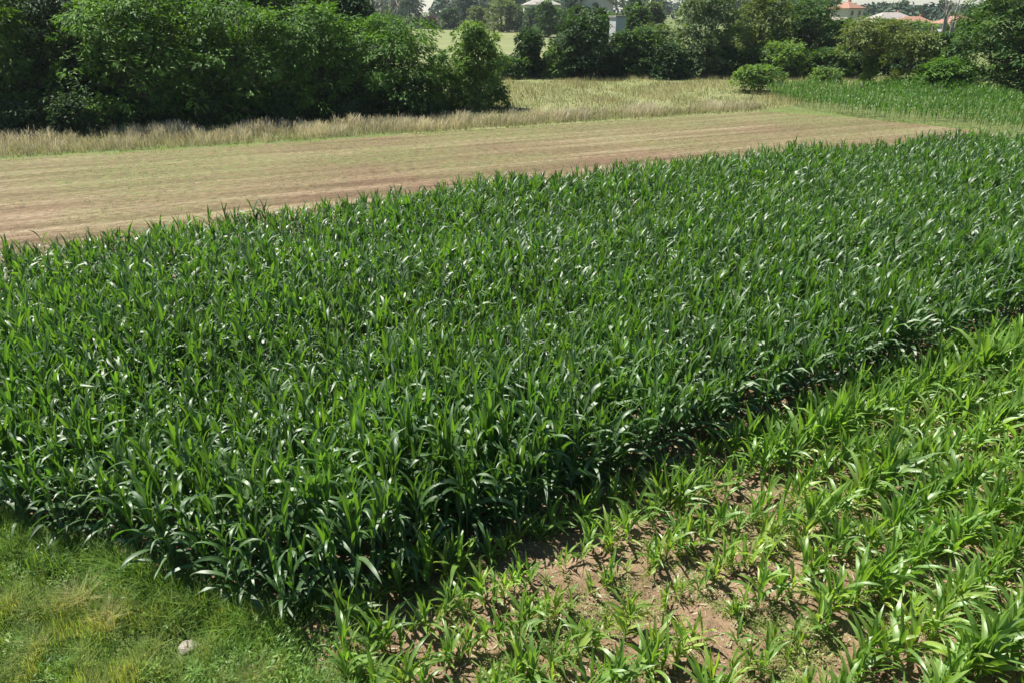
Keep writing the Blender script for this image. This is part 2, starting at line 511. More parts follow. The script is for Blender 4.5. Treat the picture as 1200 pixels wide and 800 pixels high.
def maize_plant(seed, young=False, lod=0, tint=0.5):
    """list of (part name, v, f, tint, rib); about 2.05 m tall, young about 0.8 m"""
    rng = np.random.default_rng(seed)
    parts = []
    segs, cols = ((8, 2), (4, 2), (4, 1))[lod]
    U = rng.uniform
    D = math.radians
    if not young:
        n = (14, 12, 9)[lod]
        hs = 1.42 * U(0.95, 1.06)
    else:
        n = (9, 8, 6)[lod]
        hs = 0.36 * U(0.9, 1.1)
    az0 = U(0, 2 * math.pi)
    lean = rng.normal(0, 0.03, 2)
    mb = MB()
    zz = np.linspace(-0.02, hs, (5, 3, 2)[lod])
    rr = np.interp(zz, [0, hs], [0.014, 0.007] if not young else [0.010, 0.006])
    tube(mb, np.stack([lean[0] * zz ** 2, lean[1] * zz ** 2, zz], 1), rr, 6 if lod == 0 else 4, 0.4)
    parts.append(('stalk', *mb.arrays()))
    start = (0.0, 0.30, 0.42)[lod] if not young else 0.0
    for i in range(n):
        q = start + (1 - start) * i / (n - 1)
        az = az0 + math.pi * i + rng.normal(0, 0.42)
        if not young:
            z0 = hs * (0.12 + 0.88 * q ** 0.92)
            L = (0.48 + 0.40 * math.sin(math.pi * min(1, 0.12 + 0.80 * q))) * U(0.88, 1.12)
            W = (0.063 + 0.030 * math.sin(math.pi * min(1, 0.15 + 0.75 * q))) * U(0.9, 1.1)
            if q > 0.72:
                th0, th1 = D(U(2, 12)), D(U(8, 80)); W *= 0.85; L *= U(0.75, 1.05); pw = U(1.6, 2.8); fold = U(0.4, 0.8)
            elif q > 0.45:
                th0, th1 = D(U(6, 20)), D(U(80, 165)); pw = U(1.7, 2.8); fold = U(0.2, 0.5)
            else:
                th0, th1 = D(U(28, 50)), D(U(115, 165)); pw = U(1.0, 1.7); fold = U(0.1, 0.4)
            t = 0.30 + 0.40 * q + tint - 0.5
        else:
            z0 = hs * (0.10 + 0.90 * q)
            L = (0.33 + 0.24 * math.sin(math.pi * min(1, 0.10 + 0.78 * q))) * U(0.88, 1.12)
            W = (0.040 + 0.027 * math.sin(math.pi * min(1, 0.15 + 0.72 * q))) * U(0.9, 1.1)
            if q > 0.65:
                th0, th1 = D(U(3, 14)), D(U(8, 48)); pw = U(1.5, 2.4); fold = U(0.4, 0.8)
            else:
                th0, th1 = D(U(16, 36)), D(U(50, 130)); pw = U(1.1, 2.0); fold = U(0.2, 0.5)
            t = 0.42 + tint - 0.5 + (0.28 if q < 0.2 else 0.0)
        v, f, tt, rib = maize_leaf(rng, L, W, th0, th1, pw, az, z0, segs, cols, rng.normal(0, 0.75), fold, 0.10 if lod == 0 else 0.07, rng.normal(0, 0.07), t)
        v[:, 0] += lean[0] * z0 ** 2; v[:, 1] += lean[1] * z0 ** 2
        parts.append(('leaf', v, f, tt, rib))
    return parts


def merged(parts):
    mb = MB()
    for p in parts: mb.add(*p[1:])
    return mb.arrays()


RNG = np.random.default_rng(77)
patches = [(G(735, 705), 1.15, 0.9), (G(1075, 740), 0.55, 0.9), (G(590, 640), 0.5, 0.4), (G(900, 745), 0.8, 0.55), (G(800, 575), 0.9, 0.45), (G(520, 730), 0.5, 0.45)]


def bareness(x, y):
    o = 0.0
    for c, s, a in patches:
        o += a * math.exp(-((x - c[0]) ** 2 + (y - c[1]) ** 2) / (2 * s * s))
    return min(o, 1.0)


tall, young = [], []
n_h = Noise(9, 6.0)
n_y = Noise(10, 2.2)
NR = 27
for k in range(NR + 1):                                   # rows of the tall maize
    q = k / NR
    x = -24.0
    while x < 47:
        y = float(row_y(x, q))
        sl = (float(row_y(x + 0.1, q)) - y) / 0.1
        dx = 0.155 / math.hypot(1, sl)
        x += dx * RNG.uniform(0.8, 1.2)
        px, py = x + RNG.normal(0, 0.03), y + RNG.normal(0, 0.045)
        e = left_of_edge(px, py)
        if e > -0.05: continue
        ix, iy, d = project(px, py, 1.5)
        if d < 1 or ix < -190 or ix > 1390: continue
        h = 0.98 + 0.05 * float(n_h(px, py)) + RNG.normal(0, 0.065)
        if k == 0: h *= RNG.uniform(0.80, 1.0)
        if e > -0.7: h *= RNG.uniform(0.80, 1.0)
        if RNG.random() < (0.06 if k == 0 else 0.02): continue
        tall.append((px, py, h, d, ix, iy, k, e))
for k in range(1, 17):                                     # rows of the young maize
    x = -3.0
    while x < 24:
        y = float(row_y(x, 0)) + 0.24 - k * 0.88
        dx = (0.120 - 0.030 * min(max((x - 1.5) / 5.0, 0), 1)) / 1.18
        x += dx * RNG.uniform(0.75, 1.3)
        px, py = x + RNG.normal(0, 0.05), y + RNG.normal(0, 0.115)
        if not inside(soil_poly, px, py) or py < 3.0: continue
        if px < -2.3 + 0.25 * (k - 1) - 0.2: continue
        ix, iy, d = project(px, py, 0.4)
        if d < 1 or ix > 1390 or iy > 960: continue
        b = bareness(px, py)
        if RNG.random() < 0.03 + 0.33 * b: continue
        far = min(max((px - 1.0) / 9.0, 0), 1)
        h = (1 + 0.13 * float(n_y(px, py))) * (1.05 + 0.28 * far) * (1 - 0.34 * b) * RNG.uniform(0.66, 1.16)
        young.append((px, py, h, d, ix, iy, k, b))

tall.sort(key=lambda a: a[3] if (0 <= a[4] <= 1200 and a[5] < 830) else 1e3 + a[3])
young.sort(key=lambda a: a[3] if (0 <= a[4] <= 1200 and a[5] < 815) else 1e3 + a[3])
NT, NY = 300, 300


def variant_meshes(seeds, is_young, mat):
    out = []
    for sd_, ti in seeds:
        ps = []
        for nm, v, f, t, r in maize_plant(sd_, is_young, 0, ti):
            ps.append((nm, quad_mesh(nm, v, f, t, r, M['stalk'] if nm == 'stalk' else mat)))
        out.append(ps)
    return out


def place(name, var, loc, rz, sc, tilt):
    root = empty(name, loc, rz)
    root.scale = (sc, sc, sc)
    root.rotation_euler = (tilt[0], tilt[1], rz)
    for nm, me_ in var:
        o = bpy.data.objects.new(nm, me_)
        COL.objects.link(o)
        o.parent = root
    return root


tall_var = variant_meshes([(100 + i, 0.5 + 0.12 * math.sin(i * 2.4)) for i in range(14)], False, M['corn'])
young_var = variant_meshes([(200 + i, 0.40 + 0.1 * math.sin(i * 2.4)) for i in range(10)], True, M['corn_young'])
yellow_var = variant_meshes([(300 + i, 0.72 + 0.14 * math.sin(i * 2.4)) for i in range(8)], True, M['corn_young'])

ROWW = ['first', 'second', 'third', 'fourth', 'fifth', 'sixth', 'seventh', 'eighth', 'ninth', 'tenth', 'eleventh', 'twelfth', 'thirteenth', 'fourteenth', 'fifteenth', 'sixteenth', 'seventeenth', 'eighteenth', 'nineteenth', 'twentieth']
near_corner = min(tall[:NT], key=lambda a: (a[0] - CORNER[0]) ** 2 + (a[1] - CORNER[1]) ** 2)
for i, a in enumerate(tall[:NT]):
    px, py, h, d, ix, iy, k, e = a
    o = place('maize_plant', tall_var[int(RNG.integers(len(tall_var)))], (px, py, 0.02), RNG.uniform(0, 6.28), h, RNG.normal(0, 0.035, 2))
    if a is near_corner:
        tag(o, 'tall green maize plant at the very corner of the dense stand, nearest the pale rock', 'maize plant', 'tall maize plants of the dense stand')
    elif k == 0:
        st = 'near the grass bank' if ix < 450 else 'beside the bare soil patch' if ix < 700 else 'in its middle stretch' if ix < 950 else 'towards the right frame edge'
        sz_ = 'shorter' if h < 0.84 else 'tall'
        tag(o, f'{sz_} maize plant in outer row facing the young maize, {st}', 'maize plant', f'{sz_} maize in the outer row facing the young maize, {st}')
    elif e > -0.75:
        st = 'by the left frame edge' if ix < 90 else 'halfway along it' if ix < 210 else 'above the pale rock'
        tag(o, f'tall arching maize plant on the edge facing the grass bank, {st}', 'maize plant', f'tall maize along the edge facing the grass bank, {st}')
    else:
        r_ = ROWW[min(k, 19)]
        st = 'left of the rock' if ix < 220 else 'left part' if ix < 450 else 'middle part' if ix < 800 else 'right part'
        tag(o, f'tall maize plant inside dense stand, {r_} row from young maize, {st}', 'maize plant', f'tall maize inside the stand, {r_} row, {st}')
for i, a in enumerate(young[:NY]):
    px, py, h, d, ix, iy, k, b = a
    yel = RNG.random() < 0.12 + 0.75 * b
    vs = yellow_var if yel else young_var
    o = place('young_maize_plant', vs[int(RNG.integers(len(vs)))], (px, py, 0.03), RNG.uniform(0, 6.28), h, RNG.normal(0, 0.06, 2))
    tone = 'yellowish' if yel else 'fresh green'
    zone = 'on bare soil' if b > 0.45 else 'in dense cover'
    sz_ = 'small' if h < 0.85 else 'big' if h > 1.25 else 'medium'
    st = 'at left' if ix < 560 else 'at centre' if ix < 860 else 'at right'
    r_ = ROWW[min(k - 1, 19)]
    tag(o, f'{sz_} {tone} young maize {zone}, {r_} row from tall stand, {st}', 'maize plant', f'{sz_} {tone} young maize {zone}, {r_} row, {st}')


def scatter_stuff(items, banks, z):
    """banks: list of (max depth, variants); returns one merged mesh's arrays"""
    mb = MB()
    for px, py, h, d, *rest in items:
        for dm, vs in banks:
            if d < dm: break
        v, f, t, r = vs[int(RNG.integers(len(vs)))]
        a = RNG.uniform(0, 6.28); c, s = math.cos(a) * h, math.sin(a) * h
        ti = RNG.normal(0, 0.035, 2)
        x = v[:, 0] * c - v[:, 1] * s + v[:, 2] * ti[0]
        y = v[:, 0] * s + v[:, 1] * c + v[:, 2] * ti[1]
        mb.add(np.stack([x + px, y + py, v[:, 2] * h + z], 1), f, np.clip(t + RNG.normal(0, 0.15), 0, 1), r)
    return mb


near_b = [merged(maize_plant(400 + i, False, 0)[3:]) for i in range(10)]
mid_b = [merged(maize_plant(420 + i, False, 1)) for i in range(14)]
far_b = [merged(maize_plant(450 + i, False, 2)) for i in range(14)]
mb = scatter_stuff(tall[NT:], [(12.5, near_b), (18.5, mid_b), (1e9, far_b)], 0.02)
tag(link('maize_stand', mb.mesh('maize_stand', M['corn'])), 'dense stand of tall dark green maize filling the middle of the field', 'maize', kind='stuff')
yb0 = [merged(maize_plant(480 + i, True, 0, 0.42)) for i in range(10)]
yb1 = [merged(maize_plant(500 + i, True, 1, 0.42)) for i in range(10)]
mb = scatter_stuff(young[NY:], [(11, yb0), (1e9, yb1)], 0.02)
tag(link('young_maize_stand', mb.mesh('young_maize_stand', M['corn_young'])), 'further rows of short bright green young maize at the right', 'maize', kind='stuff')

# second maize field beyond the harvested strip
f2 = [G(895, 113), G(925, 126), G(1000, 138), G(1140, 153), G(1250, 168), G(1330, 150), G(1330, 115), G(1180, 113), G(1060, 110), G(960, 107), G(910, 107)]
f2a = np.array(f2)
its = []
n_f = Noise(31, 8.0)
for yy in np.arange(f2a[:, 1].min(), f2a[:, 1].max(), 0.8):
    for xx in np.arange(f2a[:, 0].min(), f2a[:, 0].max(), 0.40):
        x, y = xx + RNG.normal(0, 0.08), yy + RNG.normal(0, 0.08)
        if inside(f2, x, y):
            its.append((x, y, 0.68 + 0.07 * float(n_f(x, y)) + RNG.normal(0, 0.06), 99))
mb = scatter_stuff(its, [(1e9, far_b)], 0.0)
tag(link('far_maize_field', mb.mesh('far_maize_field', M['corn_far'])), 'lighter green maize field beyond the harvested strip, below the big right tree', 'maize', kind='stuff')


# ------------------------------------------------------------------ grass, weeds, clods, rock
def blades(rng, x, y, z, L, W, lean, tint, segs=2, tip=0.93):
    """bent grass blades, vectorised"""
    n = len(x)
    az = rng.uniform(0, 2 * math.pi, n)
    dx, dy = np.cos(az), np.sin(az)
    sx, sy = -dy, dx
    V = []
    for j in range(segs + 1):
        s = j / segs
        off = lean * L * s ** 1.8
        zz = L * s * (1 - 0.35 * lean * s)
        wj = W * (1 - s ** 1.5 * tip) * 0.5
        for sg in (-1, 1):
            V.append(np.stack([x + dx * off + sg * sx * wj, y + dy * off + sg * sy * wj, z + zz], 1))
    V = np.stack(V, 1).reshape(-1, 3)
    k = 2 * (segs + 1)
    b = np.arange(n)[:, None] * k
    F = np.concatenate([b + np.array([2 * j, 2 * j + 1, 2 * j + 3, 2 * j + 2])[None] for j in range(segs)])
    return V, F, np.repeat(np.clip(tint, 0, 1), k)


def scatter_poly(rng, poly, n):
    p = np.array(poly)
    lo, hi = p.min(0), p.max(0)
    x = rng.uniform(lo[0], hi[0], n); y = rng.uniform(lo[1], hi[1], n)
    m = inside(poly, x, y)
    return x[m], y[m]


rng = np.random.default_rng(5)
bank_poly = [(-1.1, 3.4), (-2.0, 6.2), (-3.2, 7.55), tuple(CORNER + LEDGE_DIR * 3), tuple(CORNER + LEDGE_DIR * 9), (-12.5, 9.6), (-8.2, 4.2), (-4, 3.4)]
mb = MB()
x, y = scatter_poly(rng, bank_poly, 110000)
rk = G(219, 762)
m_ = np.hypot(x - rk[0], y - rk[1]) > 0.15
x, y = x[m_], y[m_]
patch1, patch2 = Noise(12, 1.3)(x, y), Noise(13, 0.5)(x, y)
L = np.clip(0.27 + 0.09 * patch1 + 0.05 * patch2 + rng.normal(0, 0.05, len(x)), 0.06, 0.55)
ti = 0.46 + 0.17 * patch1 + 0.12 * patch2 + rng.normal(0, 0.14, len(x))
lean = np.clip(0.5 + 0.2 * Noise(14, 0.9)(x, y) + rng.normal(0, 0.15, len(x)), 0.1, 0.95)
mb.add(*blades(rng, x, y, np.zeros(len(x)), L, rng.uniform(0.006, 0.018, len(x)), lean, ti))
tag(link('grass_bank', mb.mesh('grass_bank', M['grass'])), 'light green rough grass at the lower left corner', 'grass', kind='stuff')


def broad_leaves(rng, cx, cy, cz, R, hgt, n_per, ll, lw, tint):
    """small leafy weeds: leaves spread through low domes round the given centres"""
    n = len(cx)
    k = n_per
    X, Y, Zc = np.repeat(cx, k), np.repeat(cy, k), np.repeat(cz, k)
    a = rng.uniform(0, 6.28, n * k); rr = np.sqrt(rng.uniform(0, 1, n * k)) * np.repeat(R, k)
    hz = np.repeat(hgt, k) * rng.uniform(0.15, 1, n * k) * (1 - 0.5 * (rr / np.repeat(R, k)) ** 2)
    p = np.stack([X + rr * np.cos(a), Y + rr * np.sin(a), Zc + hz], 1)
    b = a + rng.normal(0, 0.9, n * k)
    up = rng.uniform(-0.35, 0.75, n * k)
    d = np.stack([np.cos(b), np.sin(b), up], 1); d /= np.linalg.norm(d, axis=1)[:, None]
    sv = np.stack([-np.sin(b), np.cos(b), rng.normal(0, 0.35, n * k)], 1)
    l = (ll * rng.uniform(0.6, 1.3, n * k))[:, None]; wv = (lw * rng.uniform(0.7, 1.3, n * k))[:, None]
    v = np.stack([p, p + d * l * 0.5 + sv * wv * 0.5, p + d * l, p + d * l * 0.5 - sv * wv * 0.5], 1).reshape(-1, 3)
    f = np.arange(n * k * 4).reshape(-1, 4)
    t = np.repeat(np.clip(np.repeat(tint, k) + rng.normal(0, 0.12, n * k), 0, 1), 4)
    return v, f, t


mb = MB()
wx, wy = [], []
for s_ in np.arange(-0.4, 9.5, 0.10):                       # weeds crowd the foot of the maize on the grass side
    c = CORNER + LEDGE_DIR * s_
    for _ in range(2):
        o = rng.normal(0.12, 0.28)
        wx.append(c[0] - 0.38 * o + rng.normal(0, 0.08)); wy.append(c[1] - 0.925 * o + rng.normal(0, 0.08))
for _ in range(120):
    c = G(rng.uniform(230, 430), rng.uniform(715, 850))
    wx.append(c[0]); wy.append(c[1])
for _ in range(22):
    c = G(rng.uniform(0, 240), rng.uniform(640, 840))
    wx.append(c[0]); wy.append(c[1])
wx, wy = np.array(wx), np.array(wy)
rk = G(219, 762)
m_ = np.hypot(wx - rk[0], wy - rk[1]) > 0.5
wx, wy = wx[m_], wy[m_]
kk = len(wx)
mb.add(*broad_leaves(rng, wx, wy, np.zeros(kk), rng.uniform(0.10, 0.26, kk), rng.uniform(0.10, 0.42, kk), 60, 0.085, 0.020, rng.uniform(0.2, 0.8, kk)))
kx = np.repeat(wx, 14) + rng.normal(0, 0.16, kk * 14); ky = np.repeat(wy, 14) + rng.normal(0, 0.16, kk * 14)
mb.add(*blades(rng, kx, ky, np.zeros(len(kx)), rng.uniform(0.2, 0.65, len(kx)), rng.uniform(0.006, 0.014, len(kx)), rng.uniform(0.2, 0.8, len(kx)), rng.uniform(0.3, 0.9, len(kx))))
sx_ = rng.uniform(-0.3, 9.0, 5200); of_ = np.abs(rng.normal(0.10, 0.22, len(sx_)))
kx = CORNER[0] + LEDGE_DIR[0] * sx_ - 0.38 * of_; ky = CORNER[1] + LEDGE_DIR[1] * sx_ - 0.925 * of_
gp = Noise(44, 0.8)(kx, ky)
mb.add(*blades(rng, kx, ky, np.zeros(len(kx)), np.clip(0.42 + 0.16 * gp + rng.normal(0, 0.1, len(kx)), 0.1, 0.95), rng.uniform(0.008, 0.018, len(kx)), rng.uniform(0.15, 0.9, len(kx)), rng.uniform(0.3, 1.0, len(kx))))
tag(link('weeds', mb.mesh('weeds', M['weed'], False)), 'low leafy weeds along the foot of the tall maize and around the rock', 'weeds', kind='stuff')

# thin weeds between the young plants
NW = Noise(41, 1.4)
mb = MB()
wx, wy = [], []
for _ in range(4600):
    c = G(rng.uniform(380, 1260), rng.uniform(560, 860))
    if inside(soil_poly, c[0], c[1]) and c[1] < float(row_y(c[0], 0)) - 0.3 and float(NW(c[0], c[1])) + rng.normal(0, 0.4) > 0.1:
        wx.append(c[0]); wy.append(c[1])
wx, wy = np.array(wx), np.array(wy); kk = len(wx)
kx = np.repeat(wx, 22) + rng.normal(0, 0.10, kk * 22); ky = np.repeat(wy, 22) + rng.normal(0, 0.10, kk * 22)
mb.add(*blades(rng, kx, ky, soil_h(kx, ky) - 0.01, rng.uniform(0.03, 0.15, len(kx)), rng.uniform(0.004, 0.011, len(kx)), rng.uniform(0.3, 0.9, len(kx)), rng.uniform(0.25, 0.8, len(kx)), 1))
m_ = rng.random(kk) < 0.4
mb.add(*broad_leaves(rng, wx[m_], wy[m_], soil_h(wx[m_], wy[m_]) - 0.01, rng.uniform(0.05, 0.14, m_.sum()), rng.uniform(0.03, 0.16, m_.sum()), 20, 0.055, 0.020, rng.uniform(0.3, 0.75, m_.sum())))
tag(link('seedling_weeds', mb.mesh('seedling_weeds', M['grass'], False)), 'thin green seedling weeds between the young maize plants', 'weeds', kind='stuff')

# clods and small stones on the bare soil
mb = MB()
cube = np.array([[-1, -1, -1], [1, -1, -1], [1, 1, -1], [-1, 1, -1], [-1, -1, 1], [1, -1, 1], [1, 1, 1], [-1, 1, 1]], float)
cube[4:] *= (0.62, 0.62, 0.8)
cf = np.array([[3, 2, 1, 0], [4, 5, 6, 7], [0, 1, 5, 4], [1, 2, 6, 5], [2, 3, 7, 6], [3, 0, 4, 7]])
for _ in range(5200):
    c = G(rng.uniform(360, 1260), rng.uniform(520, 860))
    if not inside(soil_poly, c[0], c[1]): continue
    sz = 0.008 + 0.05 * rng.random() ** 4
    v = cube * (sz * rng.uniform(0.6, 1.5, 3)) * (1 + rng.normal(0, 0.18, (8, 3)))
    a = rng.uniform(0, 6.28)
    v = np.stack([v[:, 0] * math.cos(a) - v[:, 1] * math.sin(a) + c[0], v[:, 0] * math.sin(a) + v[:, 1] * math.cos(a) + c[1], v[:, 2] + float(soil_h(c[0], c[1])) - sz * 0.1], 1)
    mb.add(v, cf)
tag(link('soil_clods', mb.mesh('soil_clods', M['soil'], False)), 'crumbly brown clods scattered over the bare soil', 'soil', kind='stuff')


# dead straw and dry leaf bits on the soil
mb = MB()
x, y = [], []
for _ in range(4200):
    c = G(rng.uniform(360, 1260), rng.uniform(520, 860))
    if inside(soil_poly, c[0], c[1]): x.append(c[0]); y.append(c[1])
x, y = np.array(x), np.array(y); n_ = len(x)
a = rng.uniform(0, 6.28, n_); l_ = rng.uniform(0.03, 0.16, n_); w_ = rng.uniform(0.003, 0.012, n_)
dx_, dy_ = np.cos(a), np.sin(a)
z0 = soil_h(x, y) + rng.uniform(0.002, 0.02, n_); z1 = soil_h(x + dx_ * l_, y + dy_ * l_) + rng.uniform(0.002, 0.02, n_)
V = np.stack([np.stack([x - dy_ * w_, y + dx_ * w_, z0], 1), np.stack([x + dy_ * w_, y - dx_ * w_, z0], 1), np.stack([x + dx_ * l_ + dy_ * w_ * .6, y + dy_ * l_ - dx_ * w_ * .6, z1], 1), np.stack([x + dx_ * l_ - dy_ * w_ * .6, y + dy_ * l_ + dx_ * w_ * .6, z1], 1)], 1).reshape(-1, 3)
mb.add(V, np.arange(n_ * 4).reshape(-1, 4), np.repeat(rng.uniform(0.3, 1, n_), 4))
tag(link('straw_litter', mb.mesh('straw_litter', M['dry'], False)), 'pale straw and dry leaf bits lying on the bare soil', 'straw', kind='stuff')


def rock_mesh(name, seed, size, mat, sub=3):
    bm = bmesh.new()
    bmesh.ops.create_icosphere(bm, subdivisions=sub, radius=1.0)
    r = np.random.default_rng(seed)
    cuts = [(Vector(r.normal(0, 1, 3)).normalized(), r.uniform(0.45, 0.8)) for _ in range(12)]
    for v in bm.verts:
        for nrm, dd in cuts:
            k = v.co.dot(nrm)
            if k > dd: v.co -= nrm * (k - dd) * 0.9
        q = v.co
        v.co *= 1 + 0.06 * math.sin(5 * q.x + seed) * math.sin(6 * q.y) + 0.04 * math.sin(11 * q.z + 9 * q.x)
        v.co = Vector((v.co.x * size[0], v.co.y * size[1], v.co.z * size[2]))
    me_ = bpy.data.meshes.new(name)
    bm.to_mesh(me_); bm.free()
    me_.materials.append(mat)
    return me_


c = G(219, 762)
o = link('rock', rock_mesh('rock', 4, (0.16, 0.115, 0.075), M['rock']))
o.location = (c[0], c[1], 0.05); o.rotation_euler = (0.1, 0.12, 0.3)
tag(o, 'pale angular rock lying in the grass near the corner of the maize', 'rock')

# dry grass strip along the wood
rng = np.random.default_rng(6)
dry_poly = [G(-260, 199), G(0, 185), G(300, 168), G(600, 148), G(895, 129), G(880, 126), G(600, 137), G(590, 139), G(300, 152), G(0, 166), G(-260, 176)]
mb = MB()
x, y = scatter_poly(rng, dry_poly, 150000)
p1, p2 = Noise(21, 5)(x, y), Noise(22, 1.2)(x, y)
L = np.clip(0.58 + 0.17 * p1 + 0.14 * p2 + rng.normal(0, 0.12, len(x)), 0.12, 1.2)
mb.add(*blades(rng, x, y, np.zeros(len(x)), L, rng.uniform(0.012, 0.035, len(x)), rng.uniform(0.1, 0.65, len(x)), 0.52 + 0.22 * p1 + 0.17 * p2 + rng.normal(0, 0.2, len(x)), 2, 0.35))
tag(link('dry_grass_strip', mb.mesh('dry_grass_strip', M['dry'])), 'tall beige dry grass strip between the harvested field and the wood', 'grass', kind='stuff')
# green fringe at the foot of the dry strip
mb = MB()
fr = [G(-260, 203), G(0, 190), G(300, 173), G(600, 153), G(895, 133), G(1000, 139), G(1140, 154), G(1140, 151), G(1000, 134), G(900, 126), G(600, 147), G(300, 167), G(0, 183), G(-260, 196)]
x, y = scatter_poly(rng, fr, 60000)
p1 = Noise(23, 3)(x, y)
m_ = p1 + rng.normal(0, 0.5, len(x)) > -0.3
x, y, p1 = x[m_], y[m_], p1[m_]
mb.add(*blades(rng, x, y, np.zeros(len(x)), np.clip(0.16 + 0.06 * p1 + rng.normal(0, 0.04, len(x)), 0.05, 0.5), rng.uniform(0.012, 0.03, len(x)), rng.uniform(0.2, 0.8, len(x)), 0.35 + rng.normal(0, 0.15, len(x)), 1))
tag(link('green_field_margin', mb.mesh('green_field_margin', M['grass'], False)), 'green grassy margin along the edge of the harvested field', 'grass', kind='stuff')
# meadow behind
mb = MB()
x, y = scatter_poly(rng, mead_poly, 70000)
p1, p2 = Noise(24, 9)(x, y), Noise(25, 2.2)(x, y)
mb.add(*blades(rng, x, y, np.zeros(len(x)), np.clip(0.34 + 0.12 * p1 + 0.10 * p2 + rng.normal(0, 0.1, len(x)), 0.08, 1.0), rng.uniform(0.025, 0.07, len(x)), rng.uniform(0.1, 0.7, len(x)), 0.5 + 0.2 * p1 + 0.15 * p2 + rng.normal(0, 0.2, len(x)), 1))
tag(link('meadow_grass', mb.mesh('meadow_grass', M['meadow'], False)), 'yellowish meadow grass in front of the far hedge', 'grass', kind='stuff')
# tufts and straw on the harvested field, in sown rows
mb = MB()
ca, sa = math.cos(math.radians(24)), math.sin(math.radians(24))
al = rng.uniform(-40, 75, 210000); k_ = rng.integers(12, 84, len(al))
ac = k_ * 0.62 + rng.normal(0, 0.075, len(al)) + 0.25 * np.sin(al * 0.07 + k_ * 0.1)
x, y = al * ca - ac * sa, al * sa + ac * ca
m_ = inside(stub_poly, x, y)
x, y, al, ac = x[m_], y[m_], al[m_], ac[m_]
nz = Noise(26, 7)(x, y) + 0.7 * Noise(27, 1.6)(x, y)
m_ = (np.hypot(x, y) < 85) & (nz + rng.normal(0, 0.6, len(x)) > 0.0)
x, y, ac = x[m_], y[m_], ac[m_]
tn = np.where(rng.random(len(x)) < 0.22 + 0.016 * (ac - 18), rng.uniform(0.0, 0.45, len(x)), rng.uniform(0.5, 1.0, len(x)))
mb.add(*blades(rng, x, y, np.full(len(x), 0.004), rng.uniform(0.03, 0.09, len(x)), rng.uniform(0.015, 0.04, len(x)), rng.uniform(0.6, 1.3, len(x)), tn, 1, 0.6))
tag(link('stubble_tufts', mb.mesh('stubble_tufts', M['meadow'], False)), 'short regrowth and straw over the harvested tan field', 'stubble', kind='stuff')


# ------------------------------------------------------------------ trees
def crown_arrays(rng, lobes, nspray, per, ll, lw, sr, flat=0.8, shell=0.5, droop=0.2, tint=0.5, gap=0.0):
    C = np.array([l[0] for l in lobes], float); Rr = np.array([l[1] for l in lobes], float)
    wgt = (Rr[:, 0] * Rr[:, 1] * Rr[:, 2]) ** (2 / 3); wgt /= wgt.sum()
    li = rng.choice(len(lobes), nspray, p=wgt)
    d = rng.normal(0, 1, (nspray, 3)); d /= np.linalg.norm(d, axis=1)[:, None]
    d[:, 2] = np.where(d[:, 2] < -0.5, -d[:, 2], d[:, 2])
    rad = shell + (1.04 - shell) * rng.random(nspray) ** 0.6
    cen = C[li] + d * Rr[li] * rad[:, None]
    cen[:, 2] = np.maximum(cen[:, 2], 0.15)
    if gap > 0:
        g = np.sin(cen[:, 0] * 1.9 + 1.3) * np.sin(cen[:, 2] * 2.3 + 0.4) + np.sin(cen[:, 1] * 2.1 + cen[:, 2] * 1.2)
        m = g + rng.normal(0, 0.5, nspray) > -1.5 + gap
        cen, d, li = cen[m], d[m], li[m]
    n = len(cen)
    nr = d * (1 - flat) + np.array([0, 0, flat]) + rng.normal(0, 0.22, (n, 3)); nr /= np.linalg.norm(nr, axis=1)[:, None]
    ts = np.clip(tint + rng.normal(0, 0.22, n), 0, 1)
    k = per
    NRm, CE, DD = np.repeat(nr, k, 0), np.repeat(cen, k, 0), np.repeat(d, k, 0)
    rv = rng.normal(0, 1, (n * k, 3)) + DD * 0.55
    rv -= NRm * np.sum(rv * NRm, 1)[:, None]
    rv /= np.linalg.norm(rv, axis=1)[:, None] + 1e-9
    size = np.repeat(sr * rng.uniform(0.6, 1.35, n), k)
    pos = CE + rv * (size * np.sqrt(rng.random(n * k)))[:, None] + NRm * (rng.normal(0, 0.22, n * k) * size)[:, None]
    ld = rv + NRm * rng.normal(0, 0.28, n * k)[:, None]; ld[:, 2] -= droop * rng.random(n * k)
    ld /= np.linalg.norm(ld, axis=1)[:, None]
    sv = np.cross(NRm + rng.normal(0, 0.3, (n * k, 3)), ld); sv /= np.linalg.norm(sv, axis=1)[:, None] + 1e-9
    l = (ll * rng.uniform(0.6, 1.35, n * k))[:, None]; ww = (lw * rng.uniform(0.7, 1.3, n * k))[:, None]
    fo = NRm * ww * 0.25
    v = np.stack([pos, pos + ld * l * 0.45 + sv * ww * 0.5 + fo, pos + ld * l, pos + ld * l * 0.45 - sv * ww * 0.5 + fo], 1).reshape(-1, 3)
    v[:, 2] = np.maximum(v[:, 2], 0.02)
    f = np.arange(n * k * 4).reshape(-1, 4)
    t = np.repeat(np.clip(np.repeat(ts, k) + rng.normal(0, 0.08, n * k), 0, 1), 4)
    return v, f, t


